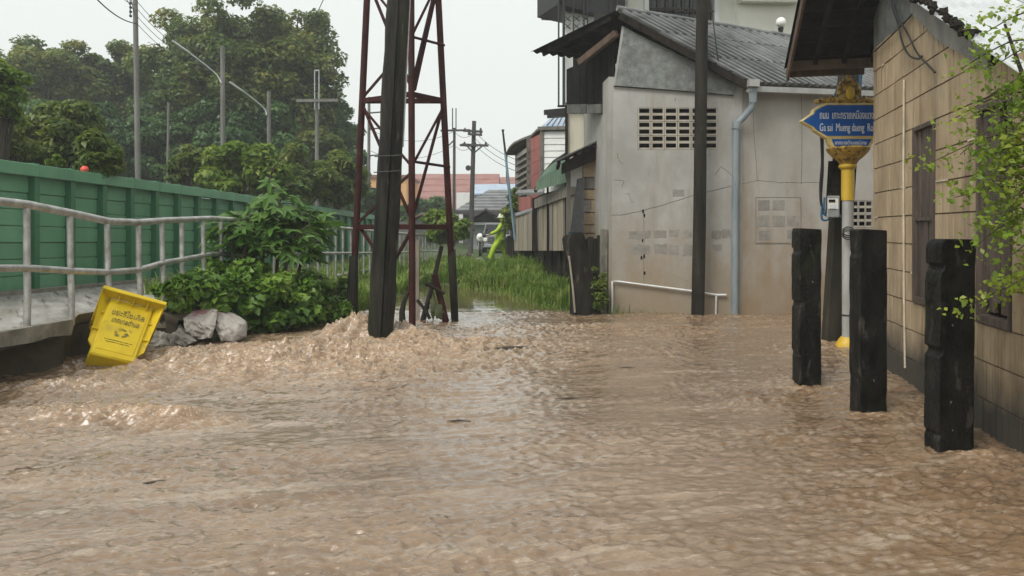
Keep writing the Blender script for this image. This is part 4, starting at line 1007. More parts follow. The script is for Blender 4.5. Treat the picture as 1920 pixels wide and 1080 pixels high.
# clapboard house with a blue roof
ch_ = thing('clapboard_house', 'white board house with a blue sheet roof rising over the green awning', 'house', at(1040, 430, 23))
KW = Wall((at(1012, 0, 22.5).x, 22.5), (at(1066, 0, 22.0).x, 22.0))
for k in range(10):
    y = 247 + k * 12
    part('board', MB().prism([KW.p(1020, y + 11.6, .02), KW.p(1066, y + 11.2, .02), KW.p(1066, y, .0), KW.p(1020, y + .4, .0)], -KW.n * .03), m_clap, ch_)
mb = MB().prism([KW.p(1018, 470, -.05), KW.p(1066, 470, -.05), KW.p(1066, 246, -.05), KW.p(1018, 246, -.05)], V(.6, 3.0, 0)); part('wall', mb, m_clap, ch_)
part('corner_post', MB().bar(KW.p(1015.5, 470, .04), KW.p(1015.5, 244, .04), .10, .10), m_slat, ch_)
part('eave_beam', MB().bar(KW.p(1010, 241, .06), KW.p(1066, 240, .06), .14, .10), m_slat, ch_)
for k in range(5):
    a, b = k / 5, (k + .92) / 5
    e0, e1 = at(1016, 237, 22.3), at(1066, 237, 22.0); r0, r1 = at(1033, 221, 23.6), at(1070, 219, 23.4)
    P = [e0.lerp(e1, a), e0.lerp(e1, b), r0.lerp(r1, b), r0.lerp(r1, a)]
    part('roof_sheet', MB().hexa(P + [q + V(0, 0, .02) for q in P]), m_blueroof, ch_)
    a2, b2 = (k + .92) / 5, (k + 1) / 5
    P = [e0.lerp(e1, a2), e0.lerp(e1, b2), r0.lerp(r1, b2), r0.lerp(r1, a2)]
    part('roof_batten', MB().hexa(P + [q + V(0, 0, .05) for q in P]), m_iron, ch_)
# red house with slatted lane side
rh = thing('red_house', 'narrow faded red board house with open grey slats and a sagging roof', 'house', at(990, 440, 24.5))
SW = Wall((at(962, 0, 27.5).x, 27.5), (at(1018, 0, 23.2).x, 23.2))
part('post', MB().bar(SW.p(992, 470, .05), SW.p(991, 258, .05), .16, .14), m_slat, rh)
for k in range(9):
    y = 250 + k * 24
    part('board', MB().prism([SW.p(994, y + 34, 0), SW.p(1016, y + 23.5, 0), SW.p(1016, y, 0), SW.p(994, y + 10.5, 0)], -SW.n * .04), m_red_wall, rh)
for k in range(8):
    y0 = 284 + k * 12.5; y1 = y0 - 12
    part('slat', MB().prism([SW.p(968 - .4 * k, y0 + 14, .10), SW.p(990, y1 + 12, .10), SW.p(990, y1 + 3, -.06), SW.p(968 - .4 * k, y0 + 5, -.06)], -SW.n * .04), m_slat, rh)
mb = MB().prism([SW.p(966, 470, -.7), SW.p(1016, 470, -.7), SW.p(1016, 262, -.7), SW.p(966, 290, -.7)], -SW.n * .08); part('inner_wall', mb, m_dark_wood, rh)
mb = MB()
prof = [(948, 291, 27.2), (954, 279, 26.8), (963, 270, 26.4), (980, 262, 25.6), (996, 256, 24.8), (1006, 246, 24.2), (1016, 242, 23.4)]
Pt = [at(*p) for p in prof]
for a, b in zip(Pt[:-1], Pt[1:]):
    o = V(1.4, .9, .05)
    mb.hexa([a, b, b + o, a + o, a + V(0, 0, .07), b + V(0, 0, .07), b + o + V(0, 0, .07), a + o + V(0, 0, .07)])
part('roof', mb, m_slat, rh)
part('porch_roof', MB().hexa([at(966, 366, 23.6), at(1018, 364, 20.6), at(1020, 358, 21.2), at(972, 360, 24.4), at(966, 362, 23.6), at(1018, 360, 20.6), at(1020, 354, 21.2), at(972, 356, 24.4)]), m_roof, rh)
part('porch_panel', MB().prism([at(972, 395, 23.4), at(995, 395, 21.6), at(995, 368, 21.6), at(972, 370, 23.4)], V(.03, .06, 0)), m_red_wall, rh)
part('porch_shelf', MB().hexa([at(965, 407, 23.0), at(998, 397, 21.0), at(998, 393, 21.4), at(965, 402, 23.4), at(965, 405, 23.0), at(998, 393.5, 21.0), at(998, 390, 21.4), at(965, 399.5, 23.4)]), m_roof, rh)
for k in range(4):
    a, b = 964 + k * 8.4, 964 + (k + 1) * 8.4
    f = lambda x: 23.2 - (x - 964) / 34 * 2.2
    part('low_plank', MB().prism([at(a + .2, 470, f(a)), at(b - .3, 470, f(b)), at(b - .3, 404 - k * 2.8, f(b)), at(a + .2, 406 - k * 2.8, f(a))], V(.02, .04, 0)), m_plank, rh)
# board fence running down the lane
bf = thing('board_fence', 'row of mouldy upright boards along the lane left of the grey house', 'fence', at(1100, 560, 14.6))
rf = random.Random(8)
f0 = at(1139, 430, 14.05); f1 = at(952, 430, 26.5); dirf = (f1 - f0); lenf = dirf.length; dirf.normalize()
s = 0.0; k = 0
nf = V(dirf.y, -dirf.x, 0)
if nf.x > 0: nf = -nf
while s < lenf:
    w = rf.uniform(.22, .38) if s > .6 else .36
    p = f0 + dirf * (s + w / 2); base = gz(p.x - .2, p.y) - .25
    top = 1.47 - .012 * s + rf.uniform(-.07, .05)
    if k == 0: top = 1.60
    piece('board', m_fence if k else m_conc_edge, bf, V(p.x, p.y, (base + top) / 2) + nf * rf.uniform(-.02, .03), dirf, nf, (w - .02, .06, top - base), bv=.03, roll=rf.uniform(-.03, .03))
    s += w; k += 1
part('rail', MB().bar(f0 + V(0, 0, -.45) - nf * .06, f1 + V(0, 0, -.5) - nf * .06, .06, .08), m_dark_wood, bf)
st = MB(); sp = [at(1100, 600, 13.7), at(1096, 570, 13.75), at(1093, 535, 13.8), at(1088, 500, 13.9), at(1080, 465, 14.0), at(1074, 442, 14.1), at(1073, 438, 14.1)]
st.tube([q for q in sp], [.30, .25, .25, .20, .21, .19, .12], 9)
st.v = [(x + random.uniform(-.035, .035), y, z + random.uniform(-.03, .03)) for x, y, z in st.v]
solo('broken_post', st, m_fence, 'thick mossy broken post leaning against the board fence at the corner of the grey house', 'post', sm=40)
solo('thin_stake', MB().tube([at(1078, 586, 13.5), at(1074, 540, 13.6), at(1067, 480, 13.8)], .02, 6), m_plank, 'thin pale stake propped against the leaning mossy post', 'stake', sm=40)
bpole = thing('blue_pole', 'thin crooked blue pole standing at the near end of the red house', 'pole', at(964, 440, 23.0))
part('pole', MB().tube([at(966, 450, 23.0), at(958, 380, 23), at(952, 330, 23.0), at(948, 292, 23.0), at(947, 284, 23.0)], [.042, .042, .04, .036, .036], 8), m_bluepole, bpole, sm=50)
part('tip', MB().tube([at(948, 290, 23.0), at(943, 247, 23.0), at(943, 243, 23.0)], [.035, .03, .05], 8), m_iron, bpole, sm=50)
part('stay', MB().tube([at(957, 380, 23.05), at(950, 330, 23.15), at(950, 290, 23.1)], .03, 6), m_iron, bpole, sm=50)

# ------------------------------------------------------------------ red lattice tower
tw = thing('lattice_tower', 'rusty red three-legged lattice tower standing in the flood', 'tower', at(770, 600, 12.9))
def legpt(which, z):
    # foot and a point at photo top, straight legs
    A = {'l': (at(660, 602, 12.9), at(688, 0, 12.9)), 'r': (at(852, 602, 12.9), at(822, 0, 12.9)), 'm': (at(773, 605, 11.9), at(771, 0, 12.4))}[which]
    t = (z - A[0].z) / (A[1].z - A[0].z); return A[0].lerp(A[1], t)
ZT = 9.5
for w, r in (('l', .058), ('r', .058), ('m', .056)):
    part('leg', MB().tube([legpt(w, -.4), legpt(w, 2), legpt(w, 5), legpt(w, ZT)], r, 10), m_steel_red, tw, sm=60)
part('leg_collar', MB().tube([legpt('m', 1.92), legpt('m', 2.0)], .068, 10), m_steel_red, tw, sm=60)
lev = [1.64, 3.84, 6.0, 8.0]
for z in lev:
    for a, b in (('l', 'm'), ('m', 'r'), ('l', 'r')):
        part('ring_bar', MB().bar(legpt(a, z), legpt(b, z), .05, .085), m_steel_red, tw)
for z0_, z1_ in zip(lev[:-1], lev[1:]):
    for a, b in (('l', 'm'), ('r', 'm')):
        part('brace', MB().bar(legpt(a, z1_ - .05), legpt(b, z0_ + .1), .035, .045), m_steel_red, tw)
        part('brace', MB().bar(legpt(b, (z1_ * .45 + z0_ * .55)), legpt(a, z1_ - .1), .03, .035), m_steel_red, tw)
    part('brace', MB().bar(legpt('l', z0_ + .05), legpt('m', z0_ + .9), .03, .04), m_steel_red, tw)
part('brace', MB().bar(at(676, 428, 12.9), at(703, 467, 12.5), .04, .05), m_steel_red, tw)
part('brace', MB().bar(at(772, 432, 12.1), at(742, 484, 12.6), .04, .05), m_steel_red, tw)
part('brace', MB().bar(at(813, 0, 12.9), at(776, 168, 12.3), .05, .07), m_steel_red, tw)
for y, (x0, x1), o in ((77, (773, 833), 8), (308, (775, 843), 5)):
    part('step_bar', MB().tube([at(x0, y - o, 12.3), at(x1, y + o, 12.85)], .024, 8), m_steel_red, tw)
# timber stubs that the legs are tied to
solo('timber_stub', MB().tube([at(658, 606, 12.75), at(661, 560, 12.75), at(664, 480, 12.8)], [.115, .105, .075], 7), m_pole, 'dark timber stub tied to the left leg of the red tower', 'post', sm=35)
solo('timber_stub', MB().hexa([at(848, 606, 12.75), at(860, 606, 12.75), at(860, 606, 12.9), at(848, 606, 12.9), at(841, 480, 12.75), at(854, 466, 12.75), at(854, 466, 12.9), at(841, 480, 12.9)]), m_pole, 'dark split board stub with a pointed top under the right leg of the red tower', 'post')
solo('leaning_branch', MB().tube([at(836, 604, 12.5), at(826, 560, 12.5), at(818, 530, 12.5), at(815, 514, 12.5)], [.058, .055, .055, .06], 8), m_steel_red, 'reddish sawn branch leaning between the middle and right tower legs', 'branch', sm=40)
solo('leaning_branch', MB().tube([at(793, 600, 12.6), at(800, 575, 12.6), at(812, 530, 12.6), at(828, 462, 12.8)], [.05, .045, .04, .035], 8), m_wood_pole, 'long grey brown branch slanting up towards the right tower leg', 'branch', sm=40)
solo('leaning_branch', MB().tube([at(755, 606, 12.2), at(754, 585, 12.2), at(757, 568, 12.2), at(762, 555, 12.2), at(764, 548, 12.2)], [.06, .05, .04, .035, .03], 7), m_wood_pole, 'short forked dead branch poking out of the water right of the big pole', 'branch', sm=40)
solo('leaning_branch', MB().tube([at(782, 562, 12.4), at(800, 585, 12.4), at(806, 598, 12.4)], [.03, .03, .03], 6), m_wood_pole, 'thin dead branch crossing low behind the middle tower leg', 'branch', sm=40)
solo('leaning_branch', MB().tube([at(798, 532, 12.4), at(812, 538, 12.4), at(834, 551, 12.4)], [.035, .035, .03], 6), m_wood_pole, 'short dark branch lying across the sawn reddish branch', 'branch', sm=40)
solo('water_plant', MB().blob(at(822, 585, 12.4), (.08, .03, .11), 2, .3, 10, 8).blob(at(812, 575, 12.5), (.05, .03, .2), 5, .3, 10, 8), m_stem, 'fleshy grey green plant pad behind the leaning branches in the flood', 'plant', sm=50)
solo('grey_stake', MB().bar(at(783, 604, 12.8), at(783, 450, 12.9), .075, .06), m_plank, 'pale grey stake standing close behind the middle tower leg', 'stake')

# ------------------------------------------------------------------ poles
def fluted(name, base, top, w0, w1, m, label, cat, ngroove=True, bv=.0):
    d = (top - base); n_ = 26; mb = MB()
    sect = [(-.5, -.22), (-.40, -.40), (-.2, -.5), (.06, -.51), (.10, -.38), (.20, -.36), (.25, -.47), (.40, -.38), (.5, -.2), (.5, .25), (.36, .45), (0, .5), (-.36, .45), (-.5, .25)]
    rr_ = random.Random(3); b = 0
    for j in range(n_):
        t = j / (n_ - 1); c = base.lerp(top, t); w = w0 + (w1 - w0) * t
        for sx, sy in sect:
            k = 1 + rr_.uniform(-.06, .06)
            mb.v.append((c.x + sx * w * k, c.y + sy * w * .8 * k, c.z))
    S = len(sect)
    for j in range(n_ - 1):
        for i in range(S):
            i2 = (i + 1) % S; mb.f.append((j * S + i, j * S + i2, (j + 1) * S + i2, (j + 1) * S + i))
    mb.f.append(tuple(reversed(range(S)))); mb.f.append(tuple((n_ - 1) * S + i for i in range(S)))
    t = thing(name, label, cat, base)
    part('shaft', mb, m, t, sm=40); return t
pb = atz(713, 640, 0); ptop = at(747, 0, 10.5)
ext = (ptop - pb) * 1.9
mp = fluted('utility_pole', pb - (ptop - pb) * .12, pb + ext, .36, .26, m_pole, 'thick dark leaning utility pole with water surging round its foot', 'pole')
for z, k in ((2.4, 0), (2.62, 1)):
    t_ = z / ext.z; c = pb.lerp(pb + ext, t_)
    part('wire_band', MB().tube([c + V(-.19, -.16, 0), c + V(.19, -.16, .02)], .008, 6), m_cable, mp)
part('stay_wire', MB().tube([pb.lerp(pb + ext, .62) + V(.16, 0, 0), pb.lerp(pb + ext, .3) + V(.18, -.02, 0)], .012, 6), m_galv, mp)
hb = at(1308, 592, 13.45); ht = at(1317, 0, 13.4)
hpz = thing('wooden_pole', 'slim weathered wooden pole standing straight before the grey plastered house', 'pole', hb)
part('shaft', MB().tube([hb + (hb - ht) * .08, hb.lerp(ht, .3) + V(.01, 0, 0), hb.lerp(ht, .7), ht, hb + (ht - hb) * 1.5], [.122, .118, .112, .108, .10], 12), m_wood_pole, hpz, sm=50)
solo('slack_wire', MB().tube(smooth_pts([at(1330, -20, 13.2), at(1335, 20, 13.2), at(1342, 80, 13.1), at(1347, 115, 13.1)]), .012, 6), m_cable, 'short black wire hanging beside the wooden pole over the grey roof', 'wire', sm=50)
# concrete service pole behind the sign with its meter
cb_, ct_ = at(1557, 652, 10.25), at(1593, 120, 10.3)
cp = thing('service_pole', 'dark leaning concrete service pole carrying an electricity meter behind the blue sign', 'pole', V(cb_.x, cb_.y, 0))
def boxpole(b, t, w, d, e0=.0, e1=1.0):
    p, q = b.lerp(t, e0), b.lerp(t, e1)
    return MB().hexa([p + V(-w / 2, -d / 2, 0), p + V(w / 2, -d / 2, 0), p + V(w / 2, d / 2, 0), p + V(-w / 2, d / 2, 0), q + V(-w / 2, -d / 2, 0), q + V(w / 2, -d / 2, 0), q + V(w / 2, d / 2, 0), q + V(-w / 2, d / 2, 0)])
part('shaft', boxpole(cb_ + V(0, 0, -.3), ct_, .25, .18, 0, 1.35), m_conc_pole, cp, bv=.02)
part('shaft_rib', boxpole(cb_ + V(.10, -.10, -.3), ct_ + V(.10, -.10, 0), .07, .03, 0, 1.2), m_conc_pole, cp)
part('backboard', MB().hexa([at(1547, 405, 10.0), at(1578, 405, 10.0), at(1578, 405, 10.1), at(1547, 405, 10.1), at(1553, 302, 10.0), at(1582, 302, 10.0), at(1582, 302, 10.1), at(1553, 302, 10.1)]), m_black_conc, cp)
mt = part('meter', MB().hexa([at(1550, 408, 9.86), at(1574, 408, 9.86), at(1574, 408, 9.99), at(1550, 408, 9.99), at(1551, 367, 9.86), at(1575, 367, 9.86), at(1575, 367, 9.99), at(1551, 367, 9.99)]), m_meter, cp, bv=.012)
part('dial', MB().prism([at(1553, 392, 9.855), at(1572, 392, 9.855), at(1572, 372, 9.855), at(1553, 372, 9.855)], V(0, .004, 0)), m_globe, mt)
part('counter', MB().prism([at(1554, 379, 9.848), at(1566, 379, 9.848), at(1566, 374, 9.848), at(1554, 374, 9.848)], V(0, .004, 0)), m_window_dark, mt)
part('name_plate', MB().prism([at(1555, 391, 9.848), at(1567, 391, 9.848), at(1567, 384, 9.848), at(1555, 384, 9.848)], V(0, .004, 0)), m_letter, mt)
for pts, m_, r in (([(1538, 230), (1541, 300), (1538, 345), (1539, 380), (1545, 395)], m_cable, .014), ([(1543, 250), (1543, 320), (1540, 370), (1543, 402)], m_cable, .012), ([(1546, 370), (1545, 400), (1555, 404), (1570, 400), (1576, 408)], m_cable_blue, .014), ([(1541, 382), (1541, 410), (1552, 412), (1562, 404)], m_cable_blue, .014), ([(1572, 160), (1562, 190), (1556, 230)], m_cable_blue, .012), ([(1612, 120), (1613, 160), (1611, 190)], m_cable_blue, .016), ([(1604, 318), (1598, 360), (1592, 388)], m_cable, .013)):
    part('cable', MB().tube(smooth_pts([at(x, y, 9.97 if x > 1535 else 10) for x, y in pts]), r, 6), m_, cp, sm=60)
solo('cable_coil', MB().tube(smooth_pts([at(1582 + 22 * (.5 + .5 * math.cos(k * .9)) - 2, 432 + 9 * math.sin(k * .9) + k * .5, 9.70 + .02 * (k % 3)) for k in range(22)], 4), .008, 5), m_cable, 'small tangle of dark wire tied round the grey part of the sign pole', 'cable', sm=60)

# ------------------------------------------------------------------ street name sign
D = 9.86
sg = thing('street_sign', 'blue arrow street name sign with gilded crest on a yellow and grey pole', 'sign', V(at(1590, 655, D).x, D, 0))
sx = at(1589.5, 0, D).x
part('pole', MB().tube([at(1589.5, 660, D), at(1589.5, 375, D)], .072, 16), m_grey_pole, sg, sm=60)
part('upper_pole', MB().tube([at(1589.5, 376, D), at(1589.5, 306, D)], .082, 16), m_yellow_paint, sg, sm=60)
part('collar', MB().lathe(at(1589.5, 318, D), [(.085, 0), (.115, .03), (.115, .055), (.09, .08)], 18), m_yellow_paint, sg, sm=50)
part('base_flange', MB().lathe(at(1588, 662, D), [(.115, -.1), (.135, 0), (.15, .05), (.145, .12), (.10, .19), (.075, .22)], 18), m_yellow_paint, sg, sm=50)
part('clamp', MB().lathe(at(1589.5, 592, D), [(.078, 0), (.078, .02)], 14), m_iron, sg)
part('bowl', MB().lathe(at(1590, 309, D), [(.10, 0), (.13, .05), (.20, .11), (.255, .17), (.275, .21), (.26, .23)], 20), m_gold, sg, sm=50)
def plate(pts, d0, d1): return MB().prism([at(x, y, D) + V(0, d0, 0) for x, y in pts], V(0, d1 - d0, 0))
arrow = [(1499, 228), (1521, 213), (1523, 206), (1536, 198), (1546, 194), (1660, 194), (1668, 204), (1676, 228), (1668, 250), (1660, 260), (1546, 260), (1534, 252), (1524, 246), (1521, 241)]
def inset(pts, k):
    cx = sum(p[0] for p in pts) / len(pts); cy = sum(p[1] for p in pts) / len(pts)
    return [(cx + (x - cx) * (1 - k / 90), cy + (y - cy) * (1 - k / 32)) for x, y in pts]
part('board_trim', plate(arrow, -.05, .05), m_cream_trim, sg, bv=.006)
part('board', plate(inset(arrow, 4.2), -.056, -.04), m_blue, sg)
tr = [(1548, 258), (1640, 258), (1634, 268), (1626, 284), (1562, 284), (1552, 270)]
part('lower_trim', plate(tr, -.045, .045), m_cream_trim, sg, bv=.005)
part('lower_board', plate([(1556, 261.5), (1631, 261.5), (1622, 277), (1563, 277)], -.052, -.03), m_blue, sg)
# gilded crest: plain leaf-work
cr = MB()
cr.blob(at(1590, 175, D), (.125, .06, .17), 3, .16, 18, 14, 3)
for k in range(9):
    g = math.pi * (k / 8); cr.blob(at(1590, 172, D) + V(.13 * math.cos(g), -.02, .15 * math.sin(g) - .01), (.035, .035, .045), k, .2, 8, 6)
cr.lathe(at(1591, 150, D), [(.045, -.03), (.05, 0), (.028, .04), (.03, .07), (.012, .12)], 10)
part('crest', cr, m_gold, sg, sm=55)
for s in (1, -1):
    for k in range(6):
        fl = MB(); fl.blob(at(1590 + s * (12 + 9.0 * k), 191 - [7, 3, 4.5, 1.5, 2.5, .5][k], D), (.05, .045, .05 - .004 * k), k + 20, .25, 8, 6); part('crest_scroll', fl, m_gold, sg, sm=55)
part('medallion', MB().blob(at(1590, 176, D) + V(0, -.07, 0), (.06, .025, .09), 2, .05, 14, 10), m_yellow_paint, sg, sm=60)
def text(name, s, loc, size, m, parent, rot=(math.pi / 2, 0, 0), align='LEFT', width=None, label=None, extr=.003):
    cu = bpy.data.curves.new(name, 'FONT'); cu.body = s; cu.size = size; cu.extrude = extr; cu.resolution_u = 3
    cu.align_x = align
    tmp = bpy.data.objects.new(name, cu); C.objects.link(tmp)
    bpy.context.view_layer.update()
    me = bpy.data.meshes.new_from_object(tmp.evaluated_get(bpy.context.evaluated_depsgraph_get()))
    C.objects.unlink(tmp); bpy.data.objects.remove(tmp)
    xs__ = [v.co.x for v in me.vertices]
    if width and xs__:
        k = width / (max(xs__) - min(xs__))
        for v in me.vertices: v.co.x *= k
    o = bpy.data.objects.new(name, me); C.objects.link(o); me.materials.clear(); me.materials.append(m)
    o.parent = parent; o.rotation_euler = rot; o.location = Vector(loc) - root_loc(parent)
    if label: o['label'] = label
    return o
px = 1386 / D
text('lettering', 'ถนน  เกาะทรายเหมืองแดง  ซอย', at(1533, 224, D) + V(0, -.061, 0), .145, m_letter, sg, width=122 / px)
text('lettering', 'Ga sai  Mueng daeng  Road So', at(1533, 247, D) + V(0, -.061, 0), .15, m_letter, sg, width=122 / px)
text('lettering', 'เทศบาลตำบลแม่สาย', at(1562, 272, D) + V(0, -.057, 0), .07, m_letter, sg, width=58 / px)

# ------------------------------------------------------------------ the three notched concrete posts
def notched(label, pts, d, depth):
    rr_ = random.Random(int(d * 100)); Q = []
    for (x0, y0), (x1, y1) in zip(pts, pts[1:] + pts[:1]):
        n_ = max(1, int(math.hypot(x1 - x0, y1 - y0) / 16))
        for k in range(n_):
            j = .55 if k else .25
            Q.append((x0 + (x1 - x0) * k / n_ + rr_.uniform(-j, j) * 1.3, y0 + (y1 - y0) * k / n_ + rr_.uniform(-j, j)))
    mb = MB(); P = [at(x, y, d) for x, y in Q]
    me_n = 'notched_post'
    t = solo(me_n, mb.prism(P, V(0.0, depth, 0)), m_black_conc, label, 'post', loc=V(P[0].x, d, 0), group='notched black concrete posts in the water', bv=.008)
    return t
notched('short notched black post furthest back, standing just in front of the leaning service pole',
        [(1500, 760), (1541, 760), (1540, 600), (1541, 430), (1500, 428), (1498, 436), (1498, 464), (1501, 467), (1501, 474), (1498, 478), (1498, 564), (1501.5, 567), (1501, 574), (1498.5, 578), (1498, 658), (1501, 664), (1499, 672)], 7.44, .20)
notched('black post in the middle of the row, close beside the corner of the tan house',
        [(1613, 830), (1663, 830), (1664, 600), (1664, 432), (1620, 429), (1612, 431), (1613, 470), (1615, 474), (1614, 480), (1612, 483), (1612, 560), (1611.5, 700), (1614, 712), (1613, 740)], 6.34, .20)
notched('mossy black post nearest the camera, deeply notched on its left edge',
        [(1760, 930), (1829, 930), (1827, 830), (1829, 600), (1831, 449), (1772, 448), (1766, 455), (1763, 464), (1763, 495), (1771, 497), (1770, 506), (1764, 511), (1761, 530), (1762, 600), (1760, 652), (1768, 656), (1767, 665), (1761, 671), (1760, 740), (1759, 812), (1764, 816), (1760, 826)], 5.2, .19)
# ------------------------------------------------------------------ vegetation
def unit(v): return v / np.maximum(np.linalg.norm(v, axis=-1, keepdims=True), 1e-6)
def leaves(name, P, N, size, m, parent=None, aspect=.5, fold=.12, r=rng, droop=None, kind=None):
    n = len(P); Rn = r.normal(size=(n, 3)); t = unit(np.cross(N, Rn))
    if droop is not None: t = unit(t + np.array([0, 0, -droop]))
    b = unit(np.cross(N, t)); L = (size * r.uniform(.5, 1.45, n))[:, None]; Wd = L * aspect
    a0 = P - t * L * .5; a1 = P + b * Wd * .5 + N * L * fold - t * L * .05; a2 = P + t * L * .5; a3 = P - b * Wd * .5 + N * L * fold - t * L * .05
    verts = np.stack([a0, a1, a2, a3], 1).reshape(-1, 3)
    off = np.array(root_loc(parent)) if parent is not None else np.zeros(3)
    me = fast_mesh(name, verts - off, n, np.arange(n * 4))
    o = link(name, me, m, parent)
    if kind: o['kind'] = kind
    return o
def crown_points(c, rad, nl, per, r, lump=(.22, .42), flat=.7, bottom=-.75):
    c = np.array(c); rad = np.array(rad)
    Pn, Nn, cs = [], [], []
    for _ in range(nl):
        while True:
            d = unit(r.normal(size=3))
            if d[2] > bottom: break
        q = c + rad * d * r.uniform(.35, .95); lr = rad.mean() * r.uniform(*lump)
        k = int(per * (lr / (rad.mean() * .32)) ** 2)
        dd = unit(r.normal(size=(k, 3)) + np.array([0, 0, .35]))
        p = q + dd * lr * np.array([1, 1, flat]) * r.uniform(.45, 1.12, (k, 1))
        Pn.append(p); Nn.append(unit(dd * .6 + np.array([0, 0, .55]) + r.normal(size=(k, 3)) * .45)); cs.append(q)
    return np.concatenate(Pn), np.concatenate(Nn), cs
def tree(name, label, cat, px, py, rx, ry, d, leafm, size, nl, per, seed, group=None, depth=None, trunk=True, aspect=.5, lump=(.22, .42)):
    r = np.random.default_rng(seed); c = at(px, py, d); k = d / F
    Rx, Rz = rx * k, ry * k; Ry = depth if depth else (Rx + Rz) * .42
    gzb = gz(c.x, d)
    t = thing(name, label, cat, V(c.x, d, gzb), group)
    P, N, cs = crown_points(c, (Rx, Ry, Rz), nl, per, r, lump)
    P[:, 2] = np.maximum(P[:, 2], gzb + .03)
    leaves('crown', P, N, size, leafm, t, aspect, r=r, kind='stuff')
    mb = MB(); base = V(c.x, d, gzb - .2); top = c + V(0, 0, Rz * .3); h = top.z - gzb
    tr = max(.03, min(.32, h * .022))
    mb.tube([base, base.lerp(top, .35) + V(r.uniform(-.1, .1) * h * .2, 0, 0), base.lerp(top, .7), top], [tr, tr * .8, tr * .55, tr * .25], 8)
    for q in cs[:min(len(cs), 16)]:
        s0 = base.lerp(top, float(r.uniform(.3, .8))); q = Vector(q)
        mb.tube([s0, s0.lerp(q, .5) + V(0, 0, .08 * h), q], [tr * .4, tr * .28, tr * .1], 5)
    part('trunk', mb, m_bark, t, sm=50)
    return t
far = [
 (40, 190, 110, 130, 40, m_leaf_far, 'tall dark tree at the far left edge of the row behind the green wall'),
 (150, 200, 85, 115, 42, m_leaf_far, 'round topped dark tree left of the tallest grey pole, with sky gaps in it'),
 (232, 180, 66, 100, 43, m_leaf_far, 'dark tree directly behind the tallest grey pole'),
 (352, 185, 95, 165, 38, m_leaf_far, 'tall dense dark tree between the two left grey poles'),
 (455, 120, 105, 170, 37, m_leaf_far, 'tallest tree of the row with yellowing leaves near the top'),
 (560, 150, 90, 150, 39, m_leaf_far, 'tall dark tree behind the pole with the crossarm'),
 (610, 262, 72, 110, 41, m_leaf_far2, 'rightmost dark tree of the row, its edge against the white sky'),
 (440, 270, 150, 90, 36, m_leaf_far2, 'broad low dark tree filling the gap under the tallest tree'),
 (120, 270, 140, 85, 34, m_leaf_far2, 'broad bluish green tree low in the row at the left'),
 (290, 290, 110, 80, 35, m_leaf_far2, 'low dark tree behind the thin grey pole above the green wall'),
 (560, 290, 90, 60, 37, m_leaf_far, 'low dark tree right of the leaning lamp poles')]
for i, (px, py, rx, ry, d, lm, lab) in enumerate(far):
    tree('broadleaf_tree', lab, 'tree', px, py, rx, ry, d, lm, .23, 80, 700, 100 + i, 'trees behind the green wall', aspect=.6, lump=(.15, .30))
mid = [
 ('shrub', 'olive green mango-like tree leaning over the green wall at the left', 118, 268, 100, 72, 17.5, m_leaf_mid, .20, 40, 230),
 ('shrub', 'drooping dark leafy bough tree hanging over the coping of the green wall', 188, 296, 50, 44, 13.5, m_leaf_mid, .17, 22, 160),
 ('shrub', 'bright yellow-green shrub at the left edge of the picture above the wall', 4, 190, 44, 80, 15.0, m_leaf_bright, .17, 26, 150),
 ('shrub', 'dull green shrub above the left end of the green wall', 30, 280, 55, 30, 15.5, m_leaf_mid, .17, 22, 150),
 ('shrub', 'small yellowish bush peeping over the green wall', 106, 303, 20, 13, 14.5, m_leaf_bright, .12, 10, 80),
 ('shrub', 'rounded olive bush behind the wall between the two grey poles', 352, 318, 40, 44, 24, m_leaf_mid, .20, 24, 150),
 ('shrub', 'bright green bushy tree above the right end of the green wall', 462, 322, 76, 60, 23, m_leaf_bright, .22, 40, 200),
 ('shrub', 'olive tangle of creepers beside the bright bushy tree', 555, 335, 60, 60, 25, m_leaf_mid, .20, 34, 190),
 ('shrub', 'olive shrub behind the left leg of the red tower', 632, 350, 56, 62, 27, m_leaf_mid, .22, 34, 190),
 ('shrub', 'fresh green shrub behind the right leg of the red tower', 842, 430, 42, 42, 29, m_leaf_bright, .22, 26, 150),
 ('shrub', 'dark conifer-like shrub behind the crooked blue pole', 962, 395, 15, 50, 25.5, m_leaf_mid, .16, 18, 110),
 ('broadleaf_tree', 'hazy round tree in front of the long red roof', 792, 400, 48, 36, 56, m_leaf_far2, .45, 24, 140),
 ('shrub', 'small grey green shrub at the foot of the leaning mossy post', 1120, 545, 20, 46, 13.75, m_leaf_mid, .07, 22, 110)]
for i, (nm, lab, px, py, rx, ry, d, lm, sz, nl, per) in enumerate(mid):
    tree(nm, lab, 'tree' if nm.endswith('tree') else 'shrub', px, py, rx, ry, d, lm, sz, nl, per, 300 + i, aspect=.42 if lm is m_leaf_mid else .5)
r = np.random.default_rng(555)
PP, NN = [], []
for px in range(570, 720, 22):
    P, N, cs = crown_points(at(px, 392, 46), (1.1, 1.0, 1.3), 22, 70, r)
    PP.append(P); NN.append(N)
for px in range(-60, 700, 40):
    P, N, cs = crown_points(at(px, 330 + 12 * math.sin(px), 48), (1.6, 1.2, 2.6), 26, 70, r)
    PP.append(P); NN.append(N)
P = np.concatenate(PP); P[:, 2] = np.maximum(P[:, 2], .2)
leaves('distant_wood', P, np.concatenate(NN), .55, m_leaf_far2, None, .6, r=r, kind='stuff')
rcap = solo('red_ball', MB().blob(V(wallX(12.9) - .02, 12.9, wtop(12.9) + .05), (.07, .06, .065), 2, .12, 12, 8), m_red_cap, 'small bright red rounded thing lying on the green wall beside the tallest grey pole', 'ball', sm=60)
